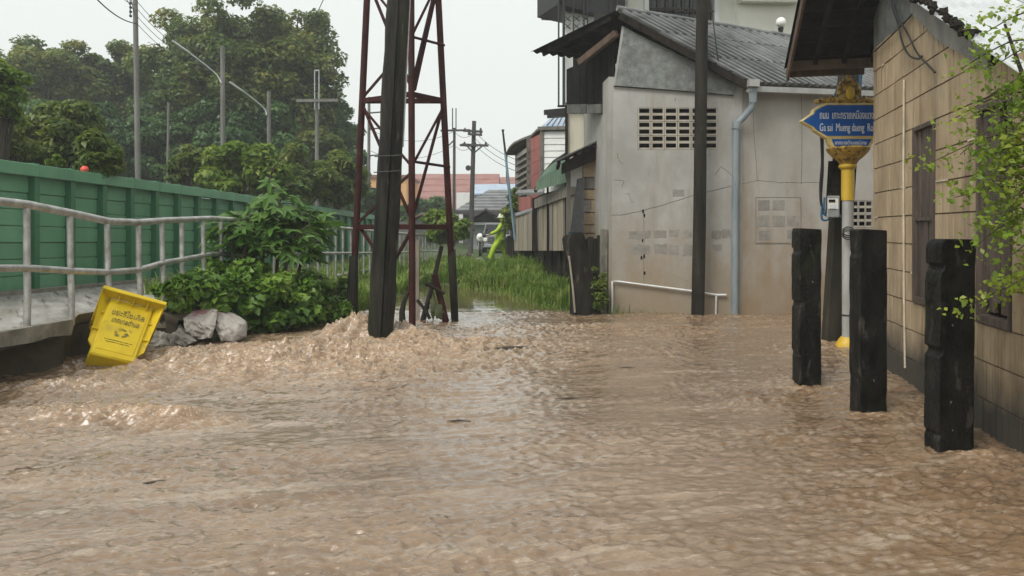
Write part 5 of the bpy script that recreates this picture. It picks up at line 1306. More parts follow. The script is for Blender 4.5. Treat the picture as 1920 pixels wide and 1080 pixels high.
# broad-leaved bush at the water's edge
t = thing('leafy_bush', 'dense low bush of broad bright leaves at the water edge behind the sacks', 'bush', V(at(480, 600, 12.6).x, 12.6, 0))
r = np.random.default_rng(77)
PP, NN = [], []
for (px, py, rx, ry, d, nl, per) in ((385, 560, 68, 52, 10.9, 30, 100), (470, 555, 85, 56, 11.5, 38, 105), (545, 562, 60, 48, 12.1, 28, 100), (615, 580, 48, 28, 12.7, 20, 80), (590, 540, 46, 40, 13.4, 22, 70), (640, 560, 26, 40, 13.6, 14, 60), (500, 594, 100, 22, 11.7, 26, 80), (425, 508, 64, 24, 11.9, 18, 80), (345, 545, 30, 30, 10.6, 12, 70)):
    P, N, cs = crown_points(at(px, py, d), (rx * d / F, .55, ry * d / F), nl, per, r, (.22, .40), .8, -.9)
    PP.append(P); NN.append(N)
P = np.concatenate(PP); N = np.concatenate(NN); P[:, 2] = np.maximum(P[:, 2], .05)
leaves('foliage', P, N, .135, m_leaf_bush, t, .6, r=r, kind='stuff')
mb = MB()
for k in range(26):
    b = at(random.uniform(350, 620), 606, random.uniform(12.3, 13)); b.z = 0
    mb.tube([b, b + V(random.uniform(-.2, .2), 0, .3), b + V(random.uniform(-.35, .35), random.uniform(-.2, .2), random.uniform(.5, .9))], [.014, .011, .006], 5)
part('stems', mb, m_stem, t, kind='stuff')
solo('bare_branch', MB().tube([at(432, 570, 11.9), at(446, 520, 11.9), at(458, 470, 11.9), at(465, 455, 11.9)], [.014, .012, .012, .018], 6), m_bark, 'dark bare stem standing up through the leafy bush', 'branch', sm=40)
solo('bare_branch', MB().tube([at(465, 455, 12.4), at(482, 410, 12.4), at(492, 372, 12.4), at(512, 315, 12.4), at(548, 277, 12.4)], [.020, .017, .014, .010, .005], 6).tube([at(492, 372, 12.4), at(508, 330, 12.4), at(520, 305, 12.5)], [.018, .012, .006], 5).tube([at(548, 277, 12.4), at(566, 300, 12.5), at(590, 322, 12.5)], [.008, .006, .004], 5), m_bark,
     'long dead dark branch rising through the lobed-leaf plants', 'branch', sm=40)
# lobed-leaf plants (papaya-like)
def lobed_mesh():
    pts = [(0, 0)]; L = 7
    for k in range(L):
        g = math.radians(-150 + 300 * k / (L - 1)); R = [.55, .75, .92, 1.0, .92, .75, .55][k]
        gp_ = math.radians(-150 + 300 * (k - .5) / (L - 1)); gn = math.radians(-150 + 300 * (k + .5) / (L - 1))
        pts += [(.36 * math.sin(gp_), .36 * math.cos(gp_)), (.72 * R * math.sin(g - .17), .72 * R * math.cos(g - .17)), (R * math.sin(g), R * math.cos(g)), (.72 * R * math.sin(g + .17), .72 * R * math.cos(g + .17))]
    pts.append((.36 * math.sin(gn), .36 * math.cos(gn)))
    mb = MB(); mb.v = [(x, y, -.22 * (x * x + y * y) + .06 * math.sin(9 * x)) for x, y in pts]
    mb.f = [(0, i, i + 1) for i in range(1, len(pts) - 1)]
    me = mb.mesh('leaf', fix=False); me.materials.append(m_leaf_papaya); return me
LOB = lobed_mesh()
def lobed_plant(label, base, top, nleaf, spread, seed, size=.27):
    rr_ = random.Random(seed); t = thing('lobed_plant', label, 'plant', base, 'lobed-leaf plants by the railing')
    part('stem', MB().tube([base + V(0, 0, -.1), base.lerp(top, .5) + V(rr_.uniform(-.05, .05), 0, 0), top], [.035, .03, .02], 7), m_stem, t, sm=50)
    for k in range(nleaf):
        g = rr_.uniform(0, 6.28); e = rr_.uniform(-.9, 1.0); q = base.lerp(top, rr_.uniform(.72, 1.0))
        tip = q + V(math.cos(g) * spread * rr_.uniform(.5, 1), math.sin(g) * spread * rr_.uniform(.5, 1), e * spread * .55 - .05)
        part('leaf_stalk', MB().tube([q, q.lerp(tip, .5) + V(0, 0, .05), tip], .007, 4), m_stem, t)
        o = bpy.data.objects.new('leaf', LOB); C.objects.link(o); o.parent = t; o.location = tip - base
        o.rotation_euler = (rr_.uniform(-.75, .15), rr_.uniform(-.5, .5), g - math.pi / 2 + rr_.uniform(-.4, .4)); s_ = size * rr_.uniform(.7, 1.25); o.scale = (s_, s_, s_)
for i, (bx, by, tx, ty, d, n_, sp, lab) in enumerate([
    (478, 505, 470, 405, 12.3, 42, .52, 'leftmost lobed-leaf plant, leaning towards the bent railing'),
    (492, 505, 502, 385, 12.6, 46, .55, 'tallest lobed-leaf plant in the middle of the clump'),
    (526, 505, 538, 398, 12.5, 42, .52, 'lobed-leaf plant right of the tallest one in the clump'),
    (502, 505, 566, 430, 12.3, 26, .40, 'rightmost lobed-leaf plant, hanging over the straight railing'),
    (450, 510, 432, 425, 12.1, 24, .42, 'low lobed-leaf plant at the left end of the clump'),
    (515, 505, 525, 352, 12.9, 30, .50, 'tall thin lobed-leaf plant standing behind the middle of the clump'),
    (540, 505, 585, 395, 12.9, 26, .45, 'lobed-leaf plant spreading right towards the red tower')]):
    b = at(bx, by, d); b.z = gz(b.x, d); lobed_plant(lab, b, at(tx, ty, d), n_, sp, i)
# grass
def grass(name, regions, seed, m=m_grass, wid=.014):
    r = np.random.default_rng(seed); Vs = []
    for (x0, x1, y0, y1, n_, h0, h1, test) in regions:
        x = r.uniform(x0, x1, n_); y = r.uniform(y0, y1, n_); z = ground_z(x, y)
        cl = pnoise(x * 1.7, y * 1.7, seed) + .5 * pnoise(x * 5, y * 5, seed + 1)
        ok = test(x, y, z) & (cl > -.32); x, y, z, cl = x[ok], y[ok], z[ok], cl[ok]
        k = len(x); h = r.uniform(h0, h1, k) * (.75 + .8 * np.clip(cl + .2, 0, 1)); g = r.uniform(0, 6.28, k); lean = r.uniform(.1, .8, k) * h
        w = wid * r.uniform(.6, 1.4, k) * (y / 15)
        dx, dy = np.cos(g), np.sin(g); bx, by = -dy * w, dx * w
        base = np.stack([x, y, z - .03], 1); B = np.stack([bx, by, 0 * bx], 1)
        midp = base + np.stack([dx * lean * .3, dy * lean * .3, h * .6], 1); tip = base + np.stack([dx * lean, dy * lean, h * .95 - lean * .25], 1)
        v = np.stack([base - B, base + B, midp + B * .7, midp - B * .7, midp - B * .7, midp + B * .7, tip + B * .08, tip - B * .08], 1)
        Vs.append(v.reshape(-1, 3))
    v = np.concatenate(Vs); nf_ = len(v) // 4
    o = link(name, fast_mesh(name, v, nf_, np.arange(nf_ * 4)), m); o['kind'] = 'stuff'; return o
dry = lambda x, y, z: z > .02
shallow = lambda x, y, z: (z > -.30) & (z < .05)
grass('bank_grass', [(-6, -1.2, 12.0, 17, 30000, .15, .45, dry), (-5, 1.0, 17, 27, 9000, .12, .36, dry), (.0, 3.2, 14.2, 18, 12000, .15, .45, dry), (-3, 2.6, 18, 23.4, 24000, .15, .50, dry), (-2.6, 2.0, 23.4, 25.5, 5000, .10, .28, dry), (-3, 3.0, 24, 30, 6000, .1, .3, lambda x, y, z: (z > .02) & ~((np.abs(x + .8) < 1.0) & (y > 26)))], 41)
grass('flooded_grass', [(.0, 1.9, 14.0, 16.6, 2600, .10, .34, shallow), (-1.8, 1.2, 16.5, 22, 3600, .12, .4, shallow), (1.8, 3.4, 13.72, 13.95, 500, .5, .68, lambda x, y, z: z < .1)], 43)
# weeds along the wall foot
# overhanging shrub at the right edge
t = thing('overhanging_shrub', 'slender shrub with small yellow-green leaves reaching in before the tan wall', 'shrub', V(3.28, 4.35, -.3))
rs = random.Random(9); r = np.random.default_rng(91)
main = [[(3.28, 4.35, -.4), (3.30, 4.38, .8), (3.22, 4.4, 1.7), (3.12, 4.45, 2.4), (3.0, 4.5, 2.85)]]
ends = [(1800, 130, 4.6), (1850, 60, 4.5), (1775, 230, 4.9), (1745, 305, 5.0), (1790, 370, 4.8), (1840, 190, 4.6), (1850, 330, 4.5), (1800, 290, 4.7), (1860, 430, 4.5), (1830, 460, 4.6), (1890, 380, 4.4), (1895, 480, 4.4), (1815, 575, 4.8), (1880, 545, 4.5), (1900, 250, 4.4), (1870, 120, 4.5), (1900, 320, 4.5), (1880, 300, 4.6), (1870, 350, 4.5), (1840, 300, 4.6), (1905, 200, 4.5), (1895, 430, 4.5)]
tb = MB().tube([V(*p) for p in main[0]], [.03, .026, .02, .015, .008], 7)
part('trunk', tb, m_bark, t, sm=50)
LP, LN = [], []
for i, (x, y, d) in enumerate(ends):
    e_ = at(x, y, d); z_ = min(2.8, max(.4, e_.z + rs.uniform(-.1, .3))); s0 = V(3.25, 4.38, z_)
    pts = smooth_pts([s0, s0.lerp(e_, .45) + V(0, 0, .10), e_], 8)
    part('branch', MB().tube(pts, [.007 * (1 - .8 * k / (len(pts) - 1)) + .0012 for k in range(len(pts))], 5), m_bark, t)
    for k in range(3, len(pts)):
        q = np.array(pts[k]); n_ = 5 if i > 15 else 3
        for j in range(n_ if k < len(pts) - 1 else n_ * 2):
            tw_ = q + r.normal(size=3) * np.array([.07, .06, .055])
            LP.append(tw_); LN.append(unit(np.array([rs.uniform(-.5, .5), -.6, .6]) + r.normal(size=3) * .5))
            for s in range(2): LP.append(tw_ + r.normal(size=3) * .026); LN.append(unit(LN[-1] + r.normal(size=3) * .35))
leaves('foliage', np.array(LP), np.array(LN), .040, m_leaf_yel, t, .62, r=r, kind='stuff')

# ------------------------------------------------------------------ distant poles, lamps, wires
def pole(label, px, y0, y1, d, w, m=m_util, group='grey poles beyond the wall'):
    b = at(px[0], y0, d); b.z = gz(b.x, d); tp = at(px[1], y1, d)
    t = thing('utility_pole', label, 'pole', b, group)
    part('shaft', MB().tube([b + V(0, 0, -.3), b.lerp(tp, .5), tp], [w * .56, w * .5, w * .44], 10), m, t, sm=60)
    return t
p1 = pole('tallest grey pole standing behind the green wall, nearest of the row', (261, 253), 335, -40, 30, .21)
for k in range(4): part('insulator', MB().lathe(at(245, 6 + k * 8, 30), [(.03, -.05), (.06, -.02), (.06, .02), (.03, .05)], 8), m_iron, p1)
part('insulator_arm', MB().bar(at(244, -10, 30), at(244, 30, 30), .03, .03), m_iron, p1)
def lamp_arm(t, a, b, c, d0, d1):
    part('lamp_arm', MB().tube(smooth_pts([at(*a, d0), at((a[0] + b[0]) / 2, (a[1] + b[1]) / 2 - 2, (d0 + d1) / 2), at(*b, d1), at(*c, d1)]), [.032] * 19, 8), m_lamp, t, sm=60)
    part('lamp_head', MB().tube([at(*a, d0), at(a[0] * .6 + b[0] * .4, a[1] * .6 + b[1] * .4 - 2, d0 * .6 + d1 * .4)], .048, 8), m_lamp, t, sm=60)
p2 = pole('grey pole with a long pale lamp arm reaching left, in front of the tallest tree', (419, 417), 315, 88, 30, .19)
lamp_arm(p2, (322, 76), (404, 138), (415, 156), 29, 29.9)
p3 = pole('shorter grey pole half lost in the trees with a pale lamp arm', (505, 504), 268, 172, 31, .17)
lamp_arm(p3, (430, 154), (494, 202), (500, 216), 30, 30.9)
p4 = pole('grey pole with a wide crossarm and twin rods before the rightmost tree', (595, 594), 315, 192, 31, .17)
part('crossarm', MB().bar(at(556, 189, 30.8), at(634, 188, 30.8), .1, .12), m_util, p4)
for x in (590, 598): part('rod', MB().tube([at(x, 205, 30.8), at(x, 131, 30.8)], .022, 6), m_lamp, p4)
part('crossarm_tie', MB().bar(at(590, 132, 30.8), at(598, 132, 30.8), .05, .05), m_lamp, p4)
pole('thinnest grey pole rising just behind the coping of the green wall', (312, 316), 345, 192, 27, .09)
p6 = pole('pale pole with short arms between the tower leg and the thick leaning pole', (691, 692), 345, 182, 46, .2)
for y in (212, 242, 292): part('arm', MB().bar(at(692, y, 45.8), at(716, y - 2, 45.8), .06, .08), m_util_dk, p6)
p7 = pole('dark pole with twin top rods behind the right side of the red tower', (851, 852), 395, 240, 48, .2, m_util_dk)
part('crossarm', MB().bar(at(826, 245, 47.8), at(882, 244, 47.8), .12, .12), m_util_dk, p7)
for x in (848.5, 855): part('rod', MB().tube([at(x, 246, 47.8), at(x, 203, 47.8)], .04, 6), m_util_dk, p7)
part('crossarm', MB().bar(at(862, 272, 47.8), at(893, 274, 47.8), .1, .14), m_util_dk, p7)
part('stay', MB().tube([at(836, 278, 47.8), at(850, 264, 47.8)], .05, 6), m_util_dk, p7)
p8 = pole('dark utility pole with three crossarms left of the crooked blue pole', (882, 889), 425, 227, 37, .24, m_util_dk)
for x0, x1, y in ((868, 905, 246), (877, 904, 252), (866, 916, 272)):
    part('crossarm', MB().bar(at(x0, y - 1, 36.8), at(x1, y + 1, 36.8), .10, .11), m_util_dk, p8)
    for k in range(3):
        x = x0 + (x1 - x0) * (.1 + .4 * k); part('insulator', MB().lathe(at(x, y - 1, 36.8), [(.04, 0), (.06, .06), (.03, .14)], 8), m_iron, p8)
part('disc', MB().tube([at(878, 315, 36.6), at(878, 315, 36.7)], .14, 12), m_util_dk, p8)
part('stay', MB().tube([at(875, 273, 36.7), at(885, 284, 36.7)], .04, 6), m_util_dk, p8)
part('stay', MB().tube([at(904, 274, 36.7), at(890, 286, 36.7)], .04, 6), m_util_dk, p8)
def wire(a, b, sag, r_, label, n_=12, group='overhead wires'):
    A, B = at(*a), at(*b)
    P = [A.lerp(B, k / n_) + V(0, 0, -sag * 4 * (k / n_) * (1 - k / n_)) for k in range(n_ + 1)]
    solo('overhead_wire', MB().tube(P, r_, 5), m_cable, label, 'wire', group=group)
wire((170, -14, 22), (256, 44, 30), .2, .022, 'overhead wire climbing from the top edge to the tallest grey pole')
for k in range(3):
    wire((215 + 14 * k, -22, 24), (255, 8 + 12 * k, 30), .15, .012, ['highest', 'middle', 'lowest'][k] + ' thin overhead wire from the top edge to the tallest grey pole')
for k in range(4):
    wire((255, 0 + 14 * k, 30), (417, 108 + 9 * k, 30), .5, .012, ['highest', 'second', 'third', 'lowest'][k] + ' thin overhead wire between the tallest grey pole and the lamp pole')
wire((615, -20, 30), (560, 90, 38), .1, .018, 'overhead wire dropping from the top edge into the trees')
for k in range(3):
    wire((890, 247 + 12 * k, 37), (1010, 310 + 10 * k, 26), .3, .012, ['highest', 'middle', 'lowest'][k] + ' thin overhead wire running from the dark utility pole to the red house')
for k in range(2):
    wire((692, 242 + 40 * k, 46), (852, 246 + 26 * k, 48), .7, .014, ['upper', 'lower'][k] + ' thin overhead wire between the poles behind the red tower')
    wire((852, 246 + 26 * k, 48), (888, 250 + 22 * k, 37), .3, .014, ['upper', 'lower'][k] + ' thin overhead wire between the two dark poles right of the tower')

# ------------------------------------------------------------------ distant buildings
def gable_house(name, label, x0, x1, yb, ye, yr, d, depth, mw, mr, run='x'):
    a, b = at(x0, yb, d), at(x1, yb, d); z0_ = .2; ze = at(0, ye, d).z; zr = at(0, yr, d + depth / 2).z
    t = thing(name, label, 'building', V((a.x + b.x) / 2, d, z0_))
    part('wall', MB().box((a.x, d, -.3), (b.x, d + depth, ze)), mw, t)
    n_ = 6
    for k in range(n_):                      # front slope built as courses of sheets
        t0, t1 = k / n_, (k + 1) / n_
        y0_, y1_ = d - .5 + (depth / 2 + .5) * t0, d - .5 + (depth / 2 + .5) * t1; z0__, z1__ = ze - .1 + (zr - ze + .1) * t0, ze - .1 + (zr - ze + .1) * t1
        part('roof_course', MB().hexa([(a.x - .4, y0_, z0__), (b.x + .4, y0_, z0__), (b.x + .4, y1_, z1__), (a.x - .4, y1_, z1__), (a.x - .4, y0_, z0__ + .12), (b.x + .4, y0_, z0__ + .12), (b.x + .4, y1_, z1__ + .06), (a.x - .4, y1_, z1__ + .06)]), mr, t)
    part('back_slope', MB().hexa([(a.x - .4, d + depth / 2, zr), (b.x + .4, d + depth / 2, zr), (b.x + .4, d + depth + .5, ze - .1), (a.x - .4, d + depth + .5, ze - .1), (a.x - .4, d + depth / 2, zr + .06), (b.x + .4, d + depth / 2, zr + .06), (b.x + .4, d + depth + .5, ze), (a.x - .4, d + depth + .5, ze)]), mr, t)
    part('gable', MB().prism([(a.x + .01, d, ze), (a.x + .01, d + depth / 2, zr), (a.x + .01, d + depth, ze)], V(b.x - a.x - .02, 0, 0)), mw, t)
    return t
gable_house('long_building', 'long far building with a huge faded red roof on the skyline', 752, 925, 420, 398, 327, 72, 26, m_orange, m_redroof)
gable_house('long_building', 'lower red roofed building at the right end of the skyline', 915, 1010, 420, 372, 333, 80, 20, m_orange, m_redroof)
ob = thing('orange_building', 'orange rendered house seen between the tower leg and the thick pole', 'building', at(705, 430, 64))
a, b = at(684, 430, 64), at(762, 430, 64)
part('wall', MB().box((a.x, 64, 0), (b.x, 72, at(0, 331, 64).z)), m_orange, ob)
part('parapet', MB().box((a.x - .2, 63.8, at(0, 333, 64).z), (b.x + .2, 72.2, at(0, 328, 64).z)), m_redroof, ob)
for k in range(3):
    w_ = part('window', MB().box((at(692 + k * 22, 0, 63.9).x, 63.9, at(0, 372, 64).z), (at(704 + k * 22, 0, 63.9).x, 63.99, at(0, 352, 64).z)), m_window_dark, ob)
    part('window_ledge', MB().box((at(690 + k * 22, 0, 63.8).x, 63.75, at(0, 375, 64).z), (at(706 + k * 22, 0, 63.8).x, 63.98, at(0, 372.5, 64).z)), m_white, ob)
bh_ = thing('pale_building', 'white walled building under a pale blue sheet roof beyond the dark pole', 'building', at(905, 430, 60))
a, b = at(856, 430, 60), at(950, 430, 60)
part('wall', MB().box((a.x, 60, 0), (b.x, 66, at(0, 361, 60).z)), m_white, bh_)
P = [V(at(882, 0, 60).x, 59.5, at(0, 366, 59.5).z), V(b.x + 1, 59.5, at(0, 364, 59.5).z), V(b.x + 1, 64, at(0, 347, 64).z), V(at(886, 0, 60).x, 64, at(0, 348, 64).z)]
part('roof', MB().hexa(P + [q + V(0, 0, .12) for q in P]), m_blueroof, bh_)
gh2 = thing('hip_roof_house', 'house with a broad grey hipped roof behind the person in lime raincoat', 'house', at(920, 430, 52))
ze, zr = at(0, 396, 50).z, at(0, 357, 54).z
A_ = [V(at(853, 0, 50).x, 50, ze), V(at(975, 0, 50).x, 50, ze), V(at(975, 0, 50).x + 1, 58, ze), V(at(853, 0, 50).x, 58, ze)]
r0_, r1_ = V(at(917, 0, 54).x, 54, zr), V(at(960, 0, 54).x, 54, zr)
for k in range(7):
    t0, t1 = k / 7, (k + 1) / 7
    P = [A_[0].lerp(r0_, t0), A_[1].lerp(r1_, t0), A_[1].lerp(r1_, t1), A_[0].lerp(r0_, t1)]
    part('roof_course', MB().hexa([q + V(0, 0, 0) for q in P] + [P[0] + V(0, -.02, .10), P[1] + V(0, -.02, .10), P[2] + V(0, 0, .05), P[3] + V(0, 0, .05)]), m_greyroof, gh2)
part('roof_end', MB().add([A_[0], A_[3], r0_], [(0, 1, 2)]).add([A_[3], A_[2], r1_, r0_], [(0, 1, 2, 3)]).add([A_[1], A_[2], r1_], [(0, 1, 2)]), m_greyroof, gh2)
part('wall', MB().box((A_[0].x + .5, 50.6, 0), (A_[1].x - .5, 57.5, ze - .05)), m_block_grey, gh2)
part('fascia', MB().bar(A_[0] + V(0, -.02, -.1), A_[1] + V(0, -.02, -.1), .08, .22), m_util_dk, gh2)
gg = thing('garage', 'low dark garage with a small gabled roof and grey door at the lane end', 'garage', at(910, 440, 44))
zr, ze = at(0, 395, 44).z, at(0, 418, 44).z
xl_, xm_, xr_ = at(872, 0, 44).x, at(912, 0, 44).x, at(955, 0, 44).x
for s, (xa, xb) in enumerate(((xl_, xm_), (xr_, xm_))):
    P = [V(xa, 43.2, ze), V(xb, 43.2, zr), V(xb, 49, zr), V(xa, 49, ze)]
    part('roof_slope', MB().hexa(P + [q + V(0, 0, .12) for q in P]), m_util_dk, gg)
part('gable', MB().prism([V(xl_ + .4, 43.6, ze), V(xr_ - .4, 43.6, ze), V(xm_, 43.6, zr - .1)], V(0, .1, 0)), m_dark_wood, gg)
part('lintel', MB().bar(V(xl_ + .2, 43.5, ze - .05), V(xr_ - .2, 43.5, ze - .05), .1, .14), m_meter, gg)
part('wall', MB().box((xl_ + .5, 44.2, 0), (xr_ - .5, 48.6, ze)), m_dark_wood, gg)
part('door', MB().box((at(884, 0, 44).x, 44.05, .2), (at(914, 0, 44).x, 44.18, at(0, 422, 44).z)), m_meter, gg)
part('post', MB().bar(V(at(915.5, 0, 44).x, 43.9, 0), V(at(915.5, 0, 44).x, 43.9, ze), .12, .12), m_iron, gg)
rs_ = thing('red_shed', 'little red roofed shed far off under the hazy round tree', 'shed', at(790, 430, 50))
a, b = at(772, 0, 50).x, at(812, 0, 50).x
part('wall', MB().box((a + .2, 50, 0), (b - .2, 52, at(0, 412, 50).z)), m_block_grey, rs_)
P = [V(a, 49.8, at(0, 412, 50).z), V((a + b) / 2, 49.8, at(0, 402, 50).z), V((a + b) / 2, 52.2, at(0, 402, 50).z), V(a, 52.2, at(0, 412, 50).z)]
part('roof_slope', MB().hexa(P + [q + V(0, 0, .08) for q in P]), m_redroof, rs_)
P = [V(b, 49.8, at(0, 412, 50).z), V((a + b) / 2, 49.8, at(0, 402, 50).z), V((a + b) / 2, 52.2, at(0, 402, 50).z), V(b, 52.2, at(0, 412, 50).z)]
part('roof_slope', MB().hexa(P + [q + V(0, 0, .08) for q in P]), m_redroof, rs_)
# distant low walls closing the lane end
lw = thing('far_wall', 'long low grey wall across the far end of the lane', 'wall', at(800, 430, 58))
part('wall', MB().box((at(690, 0, 58).x, 58, -.3), (at(860, 0, 58).x, 58.3, at(0, 405, 58).z)), m_util, lw)
part('cap', MB().box((at(690, 0, 58).x, 57.9, at(0, 405, 58).z), (at(860, 0, 58).x, 58.4, at(0, 402, 58).z)), m_meter, lw)
# pickup facing us in front of the garage, motorbike beside it
def pickup(px, d):
    c = at(px, 0, d); z0_ = gz(c.x, d); k = F / d
    t = thing('pickup_truck', 'dusty grey pickup facing the camera behind the person in lime raincoat', 'truck', V(c.x, d, z0_))
    w = .78; zb = z0_ + .30
    part('body', MB().hexa([(c.x - w, d, zb), (c.x + w, d, zb), (c.x + w, d + 4.2, zb), (c.x - w, d + 4.2, zb), (c.x - w * .97, d + .06, zb + .62), (c.x + w * .97, d + .06, zb + .62), (c.x + w, d + 4.2, zb + .62), (c.x - w, d + 4.2, zb + .62)]), m_truck, t, bv=.06)
    part('cab', MB().hexa([(c.x - w * .94, d + 1.1, zb + .6), (c.x + w * .94, d + 1.1, zb + .6), (c.x + w * .94, d + 2.6, zb + .6), (c.x - w * .94, d + 2.6, zb + .6), (c.x - w * .78, d + 1.6, zb + 1.2), (c.x + w * .78, d + 1.6, zb + 1.2), (c.x + w * .78, d + 2.5, zb + 1.2), (c.x - w * .78, d + 2.5, zb + 1.2)]), m_truck, t, bv=.05)
    part('windscreen', MB().prism([(c.x - w * .84, d + 1.13, zb + .68), (c.x + w * .84, d + 1.13, zb + .68), (c.x + w * .72, d + 1.53, zb + 1.13), (c.x - w * .72, d + 1.53, zb + 1.13)], V(0, -.02, .02)), m_window_dark, t)
    gr = part('grille', MB().box((c.x - .42, d - .03, zb + .22), (c.x + .42, d + .03, zb + .50)), m_iron, t)
    for j in range(4): part('grille_bar', MB().box((c.x - .42, d - .06, zb + .235 + j * .07), (c.x + .42, d - .031, zb + .265 + j * .07)), m_truck, gr)
    for s in (-1, 1):
        part('headlight', MB().box((c.x + s * .6 - .14, d - .03, zb + .28), (c.x + s * .6 + .14, d + .03, zb + .46)), m_globe, t, bv=.03)
        for yy in (.7, 3.3):
            wh_ = part('wheel', MB().tube([V(c.x + s * (w - .2), d + yy, z0_ + .33), V(c.x + s * (w + .01), d + yy, z0_ + .33)], .33, 16), m_rubber, t, sm=40)
            part('rim', MB().tube([V(c.x + s * (w - .1), d + yy, z0_ + .33), V(c.x + s * (w + .02), d + yy, z0_ + .33)], .18, 12), m_meter, wh_)
    part('bumper', MB().box((c.x - w, d - .10, zb - .02), (c.x + w, d + .05, zb + .16)), m_meter, t, bv=.03)
pickup(931, 37)
mbk = at(900, 0, 33); mz = gz(mbk.x, 33)
mo = thing('motorbike', 'motorbike with a pale front seen head-on left of the dusty pickup', 'motorbike', V(mbk.x, 33, mz))
fw = part('wheel', MB().tube([V(mbk.x - .05, 33, mz + .28), V(mbk.x + .05, 33, mz + .28)], .28, 18), m_rubber, mo, sm=40)
part('rim', MB().tube([V(mbk.x - .055, 33, mz + .28), V(mbk.x + .055, 33, mz + .28)], .17, 14), m_meter, fw)
rw = part('wheel', MB().tube([V(mbk.x - .05, 34.2, mz + .28), V(mbk.x + .05, 34.2, mz + .28)], .28, 18), m_rubber, mo, sm=40)
part('fork', MB().tube([V(mbk.x - .08, 33, mz + .28), V(mbk.x - .08, 33.2, mz + .75)], .025, 6).tube([V(mbk.x + .08, 33, mz + .28), V(mbk.x + .08, 33.2, mz + .75)], .025, 6), m_meter, mo)
part('body', MB().blob((mbk.x, 33.65, mz + .55), (.16, .55, .22), 4, .06, 14, 10), m_steel_red, mo, sm=60)
part('seat', MB().blob((mbk.x, 33.9, mz + .78), (.14, .40, .07), 4, .04, 12, 8), m_rubber, mo, sm=60)
part('fairing', MB().blob((mbk.x, 33.12, mz + .82), (.17, .12, .20), 4, .05, 12, 8), m_white, mo, sm=60)
part('handlebar', MB().tube([V(mbk.x - .34, 33.35, mz + 1.0), V(mbk.x, 33.2, mz + .98), V(mbk.x + .34, 33.35, mz + 1.0)], .018, 6), m_iron, mo)
part('headlight', MB().blob((mbk.x, 33.0, mz + .86), (.08, .04, .07), 4, 0, 10, 8), m_globe, mo, sm=60)
for s in (-1, 1):
    part('mirror', MB().blob((mbk.x + s * .30, 33.3, mz + 1.18), (.06, .015, .045), 4, 0, 8, 6).tube([V(mbk.x + s * .24, 33.32, mz + 1.0), V(mbk.x + s * .30, 33.3, mz + 1.16)], .01, 5), m_iron, mo)

# ------------------------------------------------------------------ person in a lime raincoat
def skin_mesh(name, verts, edges, radii, sub=1, root=0):
    me = bpy.data.meshes.new(name); me.from_pydata([tuple(v) for v in verts], edges, [])
    o = bpy.data.objects.new(name, me); C.objects.link(o)
    md = o.modifiers.new('skin', 'SKIN'); md.use_smooth_shade = True
    lay = me.skin_vertices[0].data if me.skin_vertices else None
    if lay is None:
        bpy.context.view_layer.objects.active = o; bpy.ops.mesh.customdata_skin_add(); lay = me.skin_vertices[0].data
    for i, rd_ in enumerate(radii):
        lay[i].radius = rd_ if isinstance(rd_, tuple) else (rd_, rd_); lay[i].use_root = (i == root)
    s = o.modifiers.new('sub', 'SUBSURF'); s.levels = sub; s.render_levels = sub
    bpy.context.view_layer.update()
    m2 = bpy.data.meshes.new_from_object(o.evaluated_get(bpy.context.evaluated_depsgraph_get()))
    C.objects.unlink(o); bpy.data.objects.remove(o); m2.name = name
    return m2
pd = 29.0; pbx = at(934, 488, pd); pz = gz(pbx.x, pd)
pe = thing('person', 'person in a lime green raincoat and white helmet leaning over a long hose', 'person', V(pbx.x, pd, pz))
def pp(px, py, dy=0.0):
    a = at(px, py, pd); return V(a.x - pbx.x, dy, a.z - pz)
J = [pp(938, 448), pp(941, 436), pp(944, 424), pp(944, 417), pp(942, 411),         # pelvis spine chest neck head base
     pp(935, 452, -.10), pp(926, 466, -.14), pp(919, 484, -.14), pp(914, 486, -.16),      # front leg
     pp(940, 452, .10), pp(943, 467, .16), pp(951, 480, .22), pp(946, 484, .2),          # rear leg
     pp(941, 421, -.21), pp(932, 434, -.30), pp(919, 439, -.26),                            # near arm
     pp(945, 421, .19), pp(943, 434, .24), pp(932, 440, .12)]
E = [(0, 1), (1, 2), (2, 3), (3, 4), (0, 5), (5, 6), (6, 7), (7, 8), (0, 9), (9, 10), (10, 11), (11, 12), (2, 13), (13, 14), (14, 15), (2, 16), (16, 17), (17, 18)]
R_ = [(.19, .17), (.19, .17), (.20, .165), .08, .07, .15, .125, .115, .06, .15, .125, .115, .06, .105, .085, .065, .105, .085, .065]
bodym = skin_mesh('body', J, E, R_, 2)
o = link('body', bodym, m_hivis, pe)
# head with face, turned towards the water at the left
hc = pp(940, 408)
hd = MB().blob(hc, (.095, .08, .115), 3, .0, 16, 12); hd.blob(hc + V(-.095, 0, -.01), (.022, .014, .022), 1, 0, 8, 6)
for s in (-1, 1): hd.blob(hc + V(0.01, s * .08, -.005), (.02, .012, .03), 1, 0, 8, 6)
me = hd.mesh('head'); ho = link('head', me, m_skin, pe); smooth(ho, 80)
for s in (-1, 1):
    q = link('eye', MB().blob(hc + V(-.083, s * .03, .02), (.012, .014, .008), 1, 0, 8, 6).mesh('eye'), m_iron, ho)
link('mouth', MB().blob(hc + V(-.084, 0, -.05), (.01, .025, .006), 1, 0, 8, 6).mesh('mouth'), m_steel_red, ho)
hm = MB().lathe(hc + V(.01, 0, .02), [(.13, .0), (.128, .03), (.118, .08), (.09, .125), (.045, .15), (.0, .156)], 18)
he = link('helmet', hm.mesh('helmet'), m_helmet, pe); smooth(he, 50)
link('brim', MB().lathe(hc + V(-.02, 0, .012), [(.125, 0), (.165, -.012), (.165, -.004), (.125, .012)], 18).mesh('brim'), m_helmet, he)
